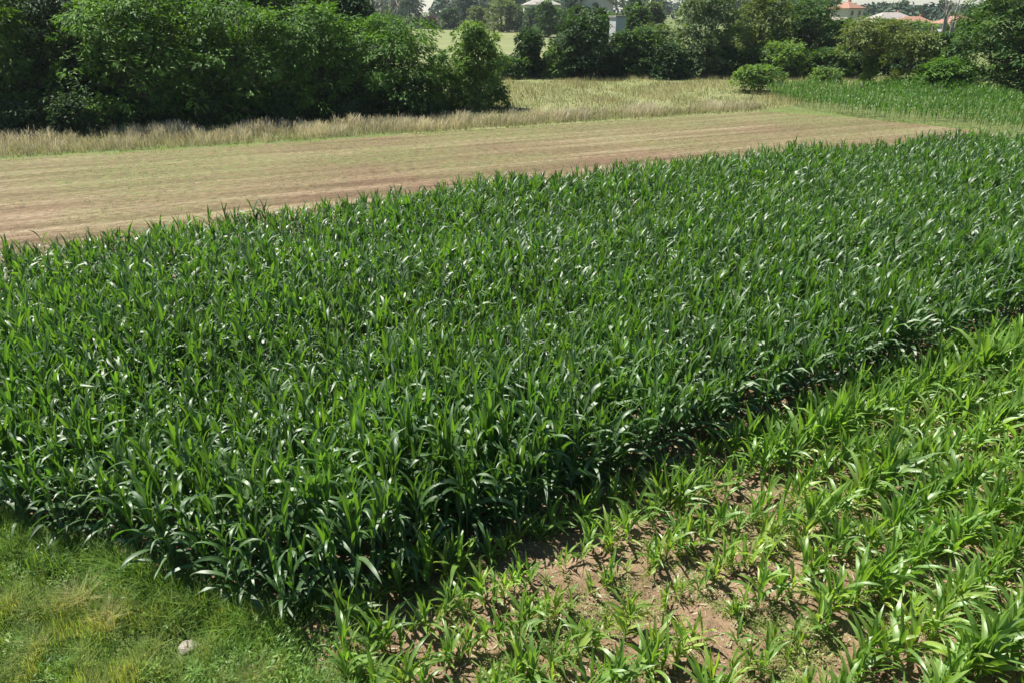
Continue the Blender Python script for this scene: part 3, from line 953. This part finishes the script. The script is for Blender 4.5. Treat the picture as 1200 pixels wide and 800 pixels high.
def envelope_lobes(rng, h, r, low, n, shape='round'):
    """lobes spread over the crown's envelope; low = height of the crown's lower edge"""
    lobes = []
    for i in range(n):
        q = (i + rng.uniform(0.2, 0.8)) / n
        z = low + (h - low) * (0.12 + 0.80 * q)
        if shape == 'round': er = math.sqrt(max(0.05, 1 - (2 * (0.1 + 0.86 * q) - 0.9) ** 2 / 1.15))
        elif shape == 'full': er = 1.0 - 0.25 * q ** 3
        elif shape == 'cone': er = 1.0 - 0.78 * q
        elif shape == 'vase': er = 0.35 + 0.65 * math.sin(math.pi * (0.12 + 0.72 * q))
        else: er = 1.0 - 0.42 * q ** 2
        a = i * 2.399 + rng.uniform(-0.5, 0.5)
        lr = r * rng.uniform(0.34, 0.5) * (0.6 + 0.4 * er)
        ro = max(0.0, r * er - lr * 0.85) * rng.uniform(0.75, 1.0)
        lz = min(lr * rng.uniform(0.65, 0.9), max(0.3, (h - z)), )
        lobes.append(((ro * math.cos(a), ro * math.sin(a), z), (lr, lr, lz)))
    if shape in ('broad', 'full'):
        for i in range(6):
            a = i * 1.047 + rng.uniform(-0.3, 0.3)
            lobes.append(((r * 0.62 * math.cos(a), r * 0.62 * math.sin(a), h * 0.10), (r * 0.36, r * 0.36, h * 0.14)))
    lobes.append(((0, 0, low + (h - low) * 0.48), (r * 0.55, r * 0.55, (h - low) * 0.42)))
    lobes.append(((rng.normal(0, 0.06) * r, 0, h - (h - low) * 0.2), (r * 0.33, r * 0.33, (h - low) * 0.2)))
    return lobes


def tree(name, label, cat, pos, h, r, leaf, seed, low=None, nl=14, nspray=420, per=22, ll=0.34, lw=0.15, sr=0.55, shape='round',
         flat=0.7, shell=0.5, gap=0.0, trunk_r=None, group=None, bark='bark', droop=0.25, tint=0.5):
    rng_ = np.random.default_rng(seed)
    root = empty(name, (float(pos[0]), float(pos[1]), 0.0))
    tag(root, label, cat, group)
    low = 0.12 * h if low is None else low
    lobes = envelope_lobes(rng_, h, r, low, nl, shape)
    mb_ = MB()
    tr = trunk_r or 0.035 * h * (0.7 if cat in ('bush', 'shrub') else 1.0) * 0.7
    fork = max(low * 1.1, h * 0.22)
    tops = np.array([rng_.normal(0, 0.05) * h, rng_.normal(0, 0.05) * h, h * 0.82])
    tp = [np.array([0, 0, -0.05]), np.array([0.02 * h * rng_.normal(), 0.02 * h * rng_.normal(), fork]), tops * (0.6, 0.6, 0.72), tops]
    tube(mb_, tp, [tr * 1.25, tr * 0.85, tr * 0.45, tr * 0.12], 7, 0.5)
    for (c_, rr_) in lobes[:-1]:
        z0 = fork * rng_.uniform(0.75, 1.25) if c_[2] > fork else c_[2] * 0.5
        st = np.array([tp[1][0] * z0 / fork, tp[1][1] * z0 / fork, z0])
        en = np.array(c_)
        mid = st * 0.5 + en * 0.5 + np.array([0, 0, 0.10 * np.linalg.norm(en - st)])
        tube(mb_, [st, mid, en], [tr * 0.42, tr * 0.26, tr * 0.08], 5, 0.5)
        for _ in range(3):
            dd = rng_.normal(0, 1, 3); dd[2] = abs(dd[2]) * 0.6; dd /= np.linalg.norm(dd)
            tube(mb_, [en * 0.75 + mid * 0.25, en + dd * np.array(rr_) * 0.45, en + dd * np.array(rr_) * 0.9], [tr * 0.12, tr * 0.07, tr * 0.02], 4, 0.5)
    link('trunk', mb_.mesh('trunk', M[bark]), root)
    mb_ = MB()
    mb_.add(*crown_arrays(rng_, lobes, nspray, per, ll, lw, sr, flat, shell, droop, tint, gap))
    link('crown', mb_.mesh('crown', LEAF[leaf], False), root)
    return root


def tree_px(name, label, cat, bx, by, ty, wpx, leaf, seed, **kw):
    """tree whose foot stands on the ground at (bx, by) of the plan, with its top at row ty and width wpx"""
    p = G(bx, by)
    h = top_height(p[1], ty)
    d = p[1] * CP + H * SP
    r = wpx * 0.5 * d / FPX
    return tree(name, label, cat, p, h, r, leaf, seed, **kw)


GW = 'broadleaf trees of the wood on the left'
WD = dict(nl=20, nspray=330, per=44, ll=0.42, lw=0.15, sr=0.85, shape='broad', low=0.3, flat=0.72, shell=0.6, gap=0.3, droop=0.5)
tree_px('broadleaf_tree', 'bright green feathery tree cut by the left frame edge above the dry grass', 'tree', 5, 150, -34, 150, 'robinia', 11, group=GW, **WD)
tree_px('broadleaf_tree', 'dark recessed tree standing back between two bright crowns at far left', 'tree', 92, 143, -30, 110, 'dark', 12, group=GW, **{**WD, 'nspray': 240})
tree_px('broadleaf_tree', 'largest bright feathery tree of the left wood, reaching the top of the frame', 'tree', 178, 146, -14, 185, 'robinia', 13, group=GW, **{**WD, 'nspray': 460})
tree_px('broadleaf_tree', 'bright feathery tree in the middle of the left wood, right of the largest', 'tree', 290, 141, 0, 165, 'robinia', 14, group=GW, **{**WD, 'nspray': 400})
tree_px('broadleaf_tree', 'rounded green tree left of the bare pale branches', 'tree', 375, 136, 8, 140, 'robinia', 15, group=GW, **{**WD, 'nspray': 320})
tree_px('broadleaf_tree', 'rounded green tree in front of the bare pale branches, end of the left wood', 'tree', 462, 131, 20, 160, 'robinia', 16, group=GW, **{**WD, 'nspray': 380})
tree_px('leafy_tree', 'small upright light green tree at the right tip of the left wood', 'tree', 560, 127, 28, 76, 'light', 17, nl=16, nspray=520, per=22, ll=0.34, lw=0.16, sr=0.42, shape='broad', low=0.1, flat=0.4, gap=0.25)
tree_px('bush', 'dull olive bush squeezed left of the small upright tree', 'bush', 520, 127, 62, 52, 'olive', 18, nl=8, nspray=200, per=22, ll=0.3, lw=0.1, sr=0.4, low=0.2, shape='broad')
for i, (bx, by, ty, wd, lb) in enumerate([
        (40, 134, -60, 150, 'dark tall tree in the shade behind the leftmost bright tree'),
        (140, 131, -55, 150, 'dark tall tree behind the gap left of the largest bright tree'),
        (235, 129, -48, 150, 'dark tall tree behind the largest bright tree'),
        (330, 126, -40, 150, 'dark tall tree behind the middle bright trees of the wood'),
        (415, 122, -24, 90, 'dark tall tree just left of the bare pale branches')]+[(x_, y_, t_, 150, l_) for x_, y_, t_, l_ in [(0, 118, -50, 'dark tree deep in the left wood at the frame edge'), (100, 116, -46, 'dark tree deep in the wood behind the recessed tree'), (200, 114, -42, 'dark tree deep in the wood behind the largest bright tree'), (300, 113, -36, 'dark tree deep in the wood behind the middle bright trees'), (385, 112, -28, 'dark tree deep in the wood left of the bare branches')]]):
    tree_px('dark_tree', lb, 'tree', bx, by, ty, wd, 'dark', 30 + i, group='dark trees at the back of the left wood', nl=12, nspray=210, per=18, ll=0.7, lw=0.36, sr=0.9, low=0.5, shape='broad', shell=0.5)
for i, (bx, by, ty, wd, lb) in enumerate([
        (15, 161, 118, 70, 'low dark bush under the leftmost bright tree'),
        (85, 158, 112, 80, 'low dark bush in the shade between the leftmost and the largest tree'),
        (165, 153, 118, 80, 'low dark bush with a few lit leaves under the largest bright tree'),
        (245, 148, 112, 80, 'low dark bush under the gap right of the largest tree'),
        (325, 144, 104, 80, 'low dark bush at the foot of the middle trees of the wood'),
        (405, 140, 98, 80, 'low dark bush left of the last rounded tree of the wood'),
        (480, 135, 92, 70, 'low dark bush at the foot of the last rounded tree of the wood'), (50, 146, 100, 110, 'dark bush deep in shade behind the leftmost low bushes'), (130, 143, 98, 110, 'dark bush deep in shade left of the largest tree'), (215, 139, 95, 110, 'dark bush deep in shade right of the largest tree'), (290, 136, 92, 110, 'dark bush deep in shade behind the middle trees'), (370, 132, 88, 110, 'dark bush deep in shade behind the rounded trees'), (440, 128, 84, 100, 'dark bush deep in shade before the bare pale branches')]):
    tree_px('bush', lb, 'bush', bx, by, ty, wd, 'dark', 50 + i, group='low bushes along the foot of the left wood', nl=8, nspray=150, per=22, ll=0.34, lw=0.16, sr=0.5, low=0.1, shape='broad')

# bare tree behind the wood
def bare_tree(name, label, pos, h, seed, n=4, spread=0.25, r0=0.14):
    rng_ = np.random.default_rng(seed)
    root = empty(name, (float(pos[0]), float(pos[1]), 0))
    tag(root, label, 'tree')
    mb_ = MB()
    tube(mb_, [(0, 0, -0.05), (0.05, 0, h * 0.3), (0.1, 0, h * 0.45), (0.0, 0.05, h * 0.75), (0.12, 0.0, h * 0.97)], [r0, r0 * 0.85, r0 * 0.75, r0 * 0.5, r0 * 0.18], 7)
    link('trunk', mb_.mesh('trunk', M['pale_bark']), root)
    for i in range(n):
        mb_ = MB()
        a = i * 2.4 + rng_.uniform(0, 0.8); s_ = spread * h * rng_.uniform(0.5, 1.1)
        p0 = np.array([0.07, 0, h * rng_.uniform(0.28, 0.44)])
        p1 = p0 + np.array([math.cos(a) * s_ * 0.45, math.sin(a) * s_ * 0.45, h * 0.24])
        p2 = p0 + np.array([math.cos(a) * s_, math.sin(a) * s_, h * rng_.uniform(0.42, 0.56)])
        tube(mb_, [p0, p1, p2], [r0 * 0.6, r0 * 0.4, r0 * 0.1], 6)
        for _ in range(4):
            q = rng_.uniform(0.35, 0.9); b0 = p1 * (1 - q) + p2 * q
            dd = rng_.normal(0, 1, 3); dd[2] = abs(dd[2]) + 0.5; dd /= np.linalg.norm(dd)
            tube(mb_, [b0, b0 + dd * h * 0.08, b0 + dd * h * 0.14 + np.array([0, 0, 0.02 * h])], [r0 * 0.2, r0 * 0.12, r0 * 0.03], 4)
        link('limb', mb_.mesh('limb', M['pale_bark']), root)
    return root


p = G(455, 118)
bare_tree('bare_tree', 'bare pale-limbed dead tree rising behind the left wood at the top edge', p, top_height(p[1], -16), 71, n=5, spread=0.22, r0=0.30)

# hedge and trees behind the meadow
GH = 'trees and bushes of the hedge behind the meadow'
HD = dict(nl=14, nspray=400, per=22, ll=0.45, lw=0.21, sr=0.65, low=0.1, shape='broad', gap=0.25)
tree_px('small_tree', 'small dark conical tree standing alone before the pale field', 'tree', 620, 91, 37, 36, 'dark', 81, nl=12, nspray=240, per=20, ll=0.5, lw=0.2, sr=0.5, low=0.8, shape='vase', flat=0.2, gap=0.3)
tree_px('bush', 'low green bush right of the small upright tree before the pale field', 'bush', 600, 92, 66, 44, 'mid', 82, group=GH, nl=8, nspray=160, per=20, ll=0.45, lw=0.2, sr=0.5, low=0.1, shape='broad')
tree_px('bush', 'light green bush between the small conical tree and the dark round tree', 'bush', 650, 92, 58, 36, 'light', 83, group=GH, nl=8, nspray=160, per=20, ll=0.45, lw=0.2, sr=0.5, low=0.1, shape='broad')
tree_px('hedge_tree', 'dark glossy round tree in front of the white arched-window house', 'tree', 684, 91, 19, 88, 'dark', 84, group=GH, **{**HD, 'nspray': 560})
tree_px('hedge_tree', 'mid green round tree below the small white block', 'tree', 748, 90, 33, 66, 'mid', 85, group=GH, **HD)
tree_px('bush', 'dark bush filling the hedge right of the round trees', 'bush', 778, 92, 52, 56, 'dark', 86, group=GH, **{**HD, 'nspray': 240})
tree_px('hedge_tree', 'tall grey green tree with dark trunk in the centre of the hedge', 'tree', 826, 89, -14, 104, 'willow', 87, group=GH, **{**HD, 'nspray': 620, 'gap': 0.6, 'flat': 0.5})
tree_px('hedge_tree', 'pale olive tree right of the tall grey green one', 'tree', 884, 86, -10, 92, 'olive', 88, group=GH, **{**HD, 'low': 0.6, 'nspray': 480})
tree_px('hedge_tree', 'broad mid green tree above the far white roof', 'tree', 938, 84, -4, 100, 'mid', 89, group=GH, **{**HD, 'low': 1.5, 'nspray': 520})
tree_px('bush', 'rounded light green bush in front of the pale olive tree', 'bush', 915, 91, 50, 70, 'light', 90, group=GH, **{**HD, 'nspray': 260})
tree_px('bush', 'dark green bush left of the ivy-clad tree', 'bush', 968, 91, 58, 60, 'mid', 91, group=GH, **{**HD, 'nspray': 240})
tree_px('shrub', 'spreading yellow green shrub at the corner of the far maize', 'shrub', 884, 108, 79, 62, 'light', 92, nl=9, nspray=190, per=20, ll=0.42, lw=0.18, sr=0.5, low=0.3, shape='vase', gap=0.3)
tree_px('shrub', 'small light shrub in front of the hedge, left of the ivy-clad tree', 'shrub', 966, 98, 82, 36, 'light', 93, nl=7, nspray=110, per=20, ll=0.4, lw=0.18, sr=0.45, low=0.1, shape='broad')
tree_px('ivy_tree', 'solitary olive tree with ivy-clad trunk standing beside the pale rubble heap', 'tree', 1014, 104, 22, 84, 'olive', 94, nl=14, nspray=300, per=18, ll=0.38, lw=0.16, sr=0.6, low=3.0, shape='vase', gap=0.7, trunk_r=0.42, tint=0.55)
p = G(1014, 104)
tree('ivy', 'thick ivy column wrapping the trunk of the solitary olive tree', 'ivy', p + np.array([0, -0.05]), 3.4, 0.62, 'light', 95, nl=6, nspray=120, per=20, ll=0.32, lw=0.2, sr=0.35, low=0.1, shape='column')
tree_px('hedge_tree', 'dull olive tree right of the solitary ivy-clad tree', 'tree', 1064, 97, 40, 66, 'olive', 96, group=GH, **{**HD, 'low': 2.4, 'nspray': 300, 'gap': 0.5})
tree_px('hedge_tree', 'dark tree at the foot of the bleached dead trunks', 'tree', 1096, 95, 42, 52, 'dark', 97, group=GH, **{**HD, 'nspray': 260})
tree_px('hedge_tree', 'mid green tree between the dead trunks and the big right tree', 'tree', 1118, 92, 26, 46, 'mid', 98, group=GH, **{**HD, 'nspray': 260})
tree_px('big_tree', 'big dense dark green tree filling the upper right corner', 'tree', 1192, 112, -36, 165, 'mid', 99, nl=28, nspray=1000, per=24, ll=0.48, lw=0.2, sr=0.7, low=0.3, shape='full', gap=0.25, shell=0.6)
tree_px('big_tree', 'second dense tree behind the right frame edge', 'tree', 1262, 112, -30, 150, 'mid', 100, nl=18, nspray=300, per=20, ll=0.5, lw=0.22, sr=0.75, low=0.3, shape='full', gap=0.25, shell=0.6)
tree_px('bush', 'bright green bush left of the big right tree, behind the far maize', 'bush', 1103, 110, 70, 64, 'robinia', 101, nl=10, nspray=260, per=22, ll=0.42, lw=0.16, sr=0.5, low=0.2, shape='broad')
tree_px('bush', 'low bright bush at the edge of the far maize below the big tree', 'bush', 1060, 109, 96, 60, 'robinia', 102, nl=7, nspray=140, per=20, ll=0.4, lw=0.16, sr=0.45, low=0.1, shape='broad')
# dark filler of the hedge: back row
for i, (bx, ty, wd, lf, lb) in enumerate([
        (668, 44, 60, 'dark', 'shaded tree behind the light green bush of the hedge'),
        (768, 30, 70, 'willow', 'grey green tree behind the dark bush of the hedge'),
        (860, 30, 70, 'mid', 'tree in the second row right of the tall grey green tree'),
        (912, 6, 84, 'willow', 'grey green tree in the second row between the olive and mid green trees'),
        (974, 24, 60, 'mid', 'mid green tree in the second row below the tower house'),
        (990, 52, 60, 'dark', 'dark tree in the second row behind the ivy-clad tree'),
        (1040, 50, 70, 'dark', 'dark tree in the second row above the rubble heap')]):
    tree_px('hedge_tree', lb, 'tree', bx, 82, ty, wd, lf, 110 + i, group='second row of the hedge', **{**HD, 'nspray': 260, 'll': 0.6, 'lw': 0.3})
p = G(1092, 93)
for i, (bx, ty, wd, lf, lb) in enumerate([
        (588, 74, 40, 'mid', 'low bush at the left end of the far hedge'), (632, 72, 44, 'dark', 'low dark bush under the small conical tree'),
        (668, 66, 46, 'mid', 'low bush left of the dark glossy tree'), (715, 62, 50, 'dark', 'low dark bush between the two round hedge trees'),
        (728, 34, 44, 'mid', 'rounded green tree hiding the foot of the small white block'),
        (760, 60, 50, 'mid', 'low bush in the hedge below the grey green conifer'), (800, 58, 50, 'dark', 'low dark bush at the left foot of the tall grey green tree'),
        (848, 56, 50, 'dark', 'low dark bush at the right foot of the tall grey green tree'), (880, 58, 46, 'mid', 'low bush left of the rounded light bush'),
        (942, 62, 46, 'dark', 'low dark bush right of the rounded light bush'), (995, 62, 50, 'dark', 'low dark bush behind the ivy-clad trunk'),
        (1035, 62, 50, 'dark', 'low dark bush behind the pale rubble heap'), (1072, 66, 46, 'dark', 'low dark bush at the right end of the rubble heap')]):
    tree_px('bush', lb, 'bush', bx, 90, ty, wd, lf, 160 + i, group='low bushes filling the foot of the far hedge', **{**HD, 'nspray': 170, 'nl': 8})
for i, (dx, ty, sd_) in enumerate([(0, -14, 72), (1.4, -8, 73)]):
    o = bare_tree('dead_trunk', ['left of two tall bleached dead trunks above the hedge', 'right of two tall bleached dead trunks above the hedge'][i], p + np.array([dx, 0.6 * i]), top_height(p[1], ty), sd_, n=2, spread=0.08, r0=0.24)
    o['group'] = 'bleached dead trunks'
p = G(1078, 93)
bare_tree('dead_trunk', 'short thin bleached stump left of the two tall dead trunks', p, top_height(p[1], 26), 74, n=1, spread=0.05, r0=0.13)['group'] = 'bleached dead trunks'

# pale rubble heap
heap = empty('rubble_heap', (*map(float, G(1048, 104)), 0.0), 0.05)
tag(heap, 'long pale heap of rubble between the ivy-clad tree and the bright bush', 'rubble')
r_ = np.random.default_rng(8)
rm_ = [rock_mesh('stone', 60 + i, (0.34, 0.28, 0.24), M['rock'], 2) for i in range(5)]
for i in range(64):
    o = link('stone', rm_[i % 5], heap)
    u_ = r_.uniform(-1, 1)
    o.location = (u_ * 3.6, r_.normal(0, 0.35), max(0.12, (1 - u_ * u_) * 0.75 * r_.uniform(0.2, 1.0)))
    o.rotation_euler = tuple(r_.uniform(0, 6, 3))
    o.scale = (r_.uniform(0.6, 1.4),) * 3

# trees behind the pale field and among the houses
GF = 'far trees behind the pale field'
FR = dict(nl=10, nspray=230, per=18, ll=0.9, lw=0.45, sr=1.1, low=0.3, shape='broad', gap=0.2)
far_trees = [
    (482, 34, -6, 46, 'blue', 'broad', 'far blue green tree right of the bare pale branches'),
    (505, 33, 20, 20, 'purple', 'broad', 'small purple-leaved tree at the edge of the pale field'),
    (527, 35, 10, 28, 'dark', 'broad', 'round dark tree right of the purple one'),
    (545, 33, -8, 44, 'blue', 'cone', 'tall far blue green conifer right of the round dark tree'),
    (560, 36, 8, 26, 'olive', 'broad', 'far small olive tree between two blue green ones'),
    (588, 38, -2, 44, 'olive', 'broad', 'far olive tree standing on the right side of the pale field'),
    (606, 38, 6, 34, 'willow', 'broad', 'far grey green tree right of the far olive tree'),
    (630, 39, 8, 40, 'dark', 'broad', 'far dark tree below the low house roof'),
    (655, 40, 10, 40, 'mid', 'broad', 'far mid green tree left of the arched-window house'),
    (668, 36, -6, 44, 'blue', 'cone', 'far conifer left of the arched-window house'),
    (676, 60, 9, 26, 'mid', 'broad', 'far green tree at the left corner of the arched-window house'),
    (744, 60, 10, 34, 'mid', 'broad', 'far green tree right of the small white block'),
    (696, 66, 11, 44, 'dark', 'broad', 'far dark tree just below the arched window'),
    (712, 70, 19, 30, 'mid', 'broad', 'far green tree left of the small white block'),
    (642, 44, 3, 36, 'mid', 'broad', 'far green tree in front of the grey-roofed house'),
    (762, 52, 4, 40, 'willow', 'cone', 'grey green conifer right of the small white block'),
    (744, 44, -8, 40, 'blue', 'broad', 'far tree between the arched-window house and the hedge top'),
    (960, 44, 0, 50, 'blue', 'broad', 'far tree left of the tower house'),
    (1010, 44, 20, 44, 'mid', 'broad', 'far tree below the tower house'),
    (1030, 56, 24, 44, 'mid', 'broad', 'far tree below the pale grey roof'),
    (1055, 57, 28, 40, 'dark', 'broad', 'far dark tree left of the far light green tree'),
    (1120, 56, 27, 40, 'mid', 'broad', 'far tree hiding the lower walls of the red-roofed house right of the trunks'),
    (1075, 52, 27, 46, 'light', 'broad', 'far light green tree below the red roofs'),
]
for i, (bx, by, ty, wd, lf, shp, lb) in enumerate(far_trees):
    p = G(bx, max(by, 34))
    tree_px('far_tree', lb, 'tree', bx, max(by, 34), ty, wd, lf, 130 + i, group=GF, **{**FR, 'shape': shp})

# wooded skyline
mb = MB()
rw = np.random.default_rng(9)
for i in range(300):
    a = rw.uniform(-0.85, 0.85)
    D = rw.uniform(480, 760)
    x0, y0 = D * math.tan(a), D
    gapped = 0.42 < math.tan(a) < 0.62
    hh = rw.uniform(8.5, 11.5) if gapped else rw.uniform(14, 20); rr = rw.uniform(5, 9)
    lob = [((x0, y0, hh * 0.5), (rr, rr, hh * 0.5)), ((x0 + rw.normal(0, 3), y0, hh * 0.62), (rr * 0.6, rr * 0.6, hh * 0.36))]
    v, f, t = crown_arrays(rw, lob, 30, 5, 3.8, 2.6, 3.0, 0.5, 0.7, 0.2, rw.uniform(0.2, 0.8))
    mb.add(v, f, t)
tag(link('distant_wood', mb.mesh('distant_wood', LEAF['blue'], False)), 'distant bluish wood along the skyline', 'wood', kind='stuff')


# ------------------------------------------------------------------ houses
def box(cx, cy, cz, sx, sy, sz):
    x0, x1, y0, y1, z0, z1 = cx - sx / 2, cx + sx / 2, cy - sy / 2, cy + sy / 2, cz, cz + sz
    v = [(x0, y0, z0), (x1, y0, z0), (x1, y1, z0), (x0, y1, z0), (x0, y0, z1), (x1, y0, z1), (x1, y1, z1), (x0, y1, z1)]
    return v, [(0, 1, 2, 3), (4, 5, 6, 7), (0, 1, 5, 4), (1, 2, 6, 5), (2, 3, 7, 6), (3, 0, 4, 7)]


def house(name, label, pos, rz, sx, sy, wall_h, roof_h, roof='hip', wall='white_wall', roofm='red_roof', wins=3, chimney=True, gable_front=False, arch=False, floors=2):
    root = empty(name, (float(pos[0]), float(pos[1]), 0), rz)
    tag(root, label, 'house')
    v, f = box(0, 0, 0, sx, sy, wall_h)
    if roof == 'gable':
        if gable_front:
            v += [(0, -sy / 2, wall_h + roof_h), (0, sy / 2, wall_h + roof_h)]
            f = [f[0], (0, 1, 5, 8, 4), (1, 2, 6, 5), (2, 3, 7, 9, 6), (3, 0, 4, 7), (4, 8, 9, 7), (8, 5, 6, 9)]
        else:
            v += [(-sx / 2, 0, wall_h + roof_h), (sx / 2, 0, wall_h + roof_h)]
            f = [f[0], (0, 1, 5, 4), (1, 2, 6, 9, 5), (2, 3, 7, 6), (3, 0, 4, 8, 7), (4, 5, 9, 8), (8, 9, 6, 7)]
    poly_obj('wall', v, f, M[wall], root)
    o = 0.55
    th = 0.18
    if roof == 'hip':
        k = max(0.0, (sx - sy) / 2)
        base = [(-sx / 2 - o, -sy / 2 - o, wall_h - 0.1), (sx / 2 + o, -sy / 2 - o, wall_h - 0.1), (sx / 2 + o, sy / 2 + o, wall_h - 0.1), (-sx / 2 - o, sy / 2 + o, wall_h - 0.1)]
        b2 = [(x_, y_, z_ + th) for x_, y_, z_ in base]
        rv = base + b2 + [(-k - 0.15, 0, wall_h + roof_h + th), (k + 0.15, 0, wall_h + roof_h + th)]
        rf = [(0, 1, 2, 3), (0, 1, 5, 4), (1, 2, 6, 5), (2, 3, 7, 6), (3, 0, 4, 7), (4, 5, 9, 8), (5, 6, 9), (6, 7, 8, 9), (7, 4, 8)]
        ro = poly_obj('roof', rv, rf, M[roofm], root)
    elif roof == 'flat':
        v, f = box(0, 0, wall_h + 0.003, sx + 0.3, sy + 0.3, 0.25)
        ro = poly_obj('roof', v, f, M[roofm], root)
    else:
        rv, rf = [], []
        n_ = roof_h / ((sx if gable_front else sy) / 2)
        for s_ in (-1, 1):
            half = (sx if gable_front else sy) / 2
            a_ = (s_ * (half + o), wall_h - n_ * o + 0.02); b_ = (0, wall_h + roof_h + 0.02)
            L_ = (sy if gable_front else sx) / 2 + o
            q = []
            for (u_, z_) in (a_, b_, (b_[0], b_[1] + th), (a_[0], a_[1] + th)):
                for e_ in (-L_, L_):
                    q.append((u_, e_, z_) if gable_front else (e_, u_, z_))
            b0 = len(rv)
            rv += q
            rf += [tuple(b0 + j for j in ff) for ff in [(0, 1, 3, 2), (2, 3, 5, 4), (4, 5, 7, 6), (6, 7, 1, 0), (0, 2, 4, 6), (1, 3, 5, 7)]]
        ro = poly_obj('roof', rv, rf, M[roofm], root)
    if chimney:
        v, f = box(sx * 0.22, sy * 0.12, wall_h + roof_h * 0.35, 0.6, 0.6, roof_h * 0.65 + 0.7)
        poly_obj('chimney', v, f, M['brick'], ro)
    for fl in range(floors):
        for i in range(wins):
            if arch and fl == floors - 1: break
            x_ = sx * ((i + 0.5) / wins - 0.5)
            z_ = 0.9 + fl * 2.8
            if z_ + 1.3 > wall_h: continue
            v, f = box(x_, -sy / 2 - 0.02, z_, 1.2, 0.1, 1.4)
            wo = poly_obj('window', v, f, M['frame'], root)
            v, f = box(x_, -sy / 2 - 0.06, z_ + 0.12, 0.96, 0.06, 1.16)
            poly_obj('pane', v, f, M['glass'], wo)
    if arch:
        for part, rad, yy, mt in (('window', 0.95, -sy / 2 - 0.06, 'frame'), ('pane', 0.75, -sy / 2 - 0.11, 'glass')):
            n_ = 16
            ring = [(rad * math.cos(math.pi * j / n_), wall_h - 0.3 + rad * math.sin(math.pi * j / n_)) for j in range(n_ + 1)]
            ring += [(-rad, wall_h - 0.3 - rad * 0.6), (rad, wall_h - 0.3 - rad * 0.6)]
            k = len(ring)
            v = [(a_, yy, b_) for a_, b_ in ring] + [(a_, yy + 0.12, b_) for a_, b_ in ring]
            f = [tuple(range(k)), tuple(range(k, 2 * k))] + [(j, (j + 1) % k, k + (j + 1) % k, k + j) for j in range(k)]
            wo = poly_obj(part, v, f, M[mt], root if part == 'window' else wo)
    v, f = box(sx * 0.05, -sy / 2 - 0.02, 0.0, 1.1, 0.1, 2.1)
    d_ = poly_obj('door', v, f, M['frame'], root)
    return root


def at(px, D):
    """ground point at distance D along the view, in the vertical plane through column px near the top of the view"""
    u = (px - 600) / FPX
    return np.array([u * (D * CP + H * SP * 0.4), D])


house('arched_window_house', 'white gabled house with an arched attic window above the dark hedge tree', at(697, 170), -0.12, 7.6, 8, 9.0, 2.6, 'gable', 'white_wall', 'red_roof', 3, True, True, True)
house('white_block', 'small white flat-roofed block above the hedge', at(723, 116), 0.45, 1.7, 1.7, 7.0, 0.2, 'flat', 'white_wall', 'grey_roof', 1, False)
house('far_house', 'low white house with grey roof at the top edge left of the arched-window house', at(634, 345), 0.1, 15, 12, 10.0, 2.6, 'hip', 'white_wall', 'grey_roof', 4, True, floors=3)
house('tower_house', 'narrow cream tower house with a red roof above the trees', at(990, 220), 0.5, 6.0, 6.0, 8.4, 1.6, 'hip', 'cream_wall', 'red_roof', 2, True, floors=3)
house('far_house', 'long house with pale grey hipped roof left of the red roofs', at(1042, 232), 0.2, 15, 10, 4.6, 2.6, 'hip', 'cream_wall', 'grey_roof', 4, True)
house('far_house', 'long house with red tiled roof left of the dead trunks', at(1068, 222), -0.15, 11.5, 8, 4.2, 2.0, 'hip', 'white_wall', 'red_roof', 4, True)
house('far_house', 'white house with red hipped roof right of the dead trunks', at(1121, 215), 0.2, 8.8, 7.2, 4.6, 2.0, 'hip', 'white_wall', 'red_roof', 3, False)
house('white_shed', 'long low white building glimpsed behind the broad hedge tree', at(944, 128), 0.1, 9, 6, 3.2, 0.9, 'gable', 'white_wall', 'grey_roof', 5, False, floors=1)


# ------------------------------------------------------------------ thin summer haze
m, t, out = new_mat('summer haze')
pv = N(t, 'ShaderNodeVolumePrincipled')
pv.inputs['Color'].default_value = (0.86, 0.92, 1.0, 1)
pv.inputs['Density'].default_value = 0.00011
pv.inputs['Anisotropy'].default_value = 0.2
t.links.new(pv.outputs[0], out.inputs['Volume'])
v, f = box(0, 0, -1.0, 5600, 5600, 27.0)
tag(poly_obj('haze', v, f, m), kind='stuff')
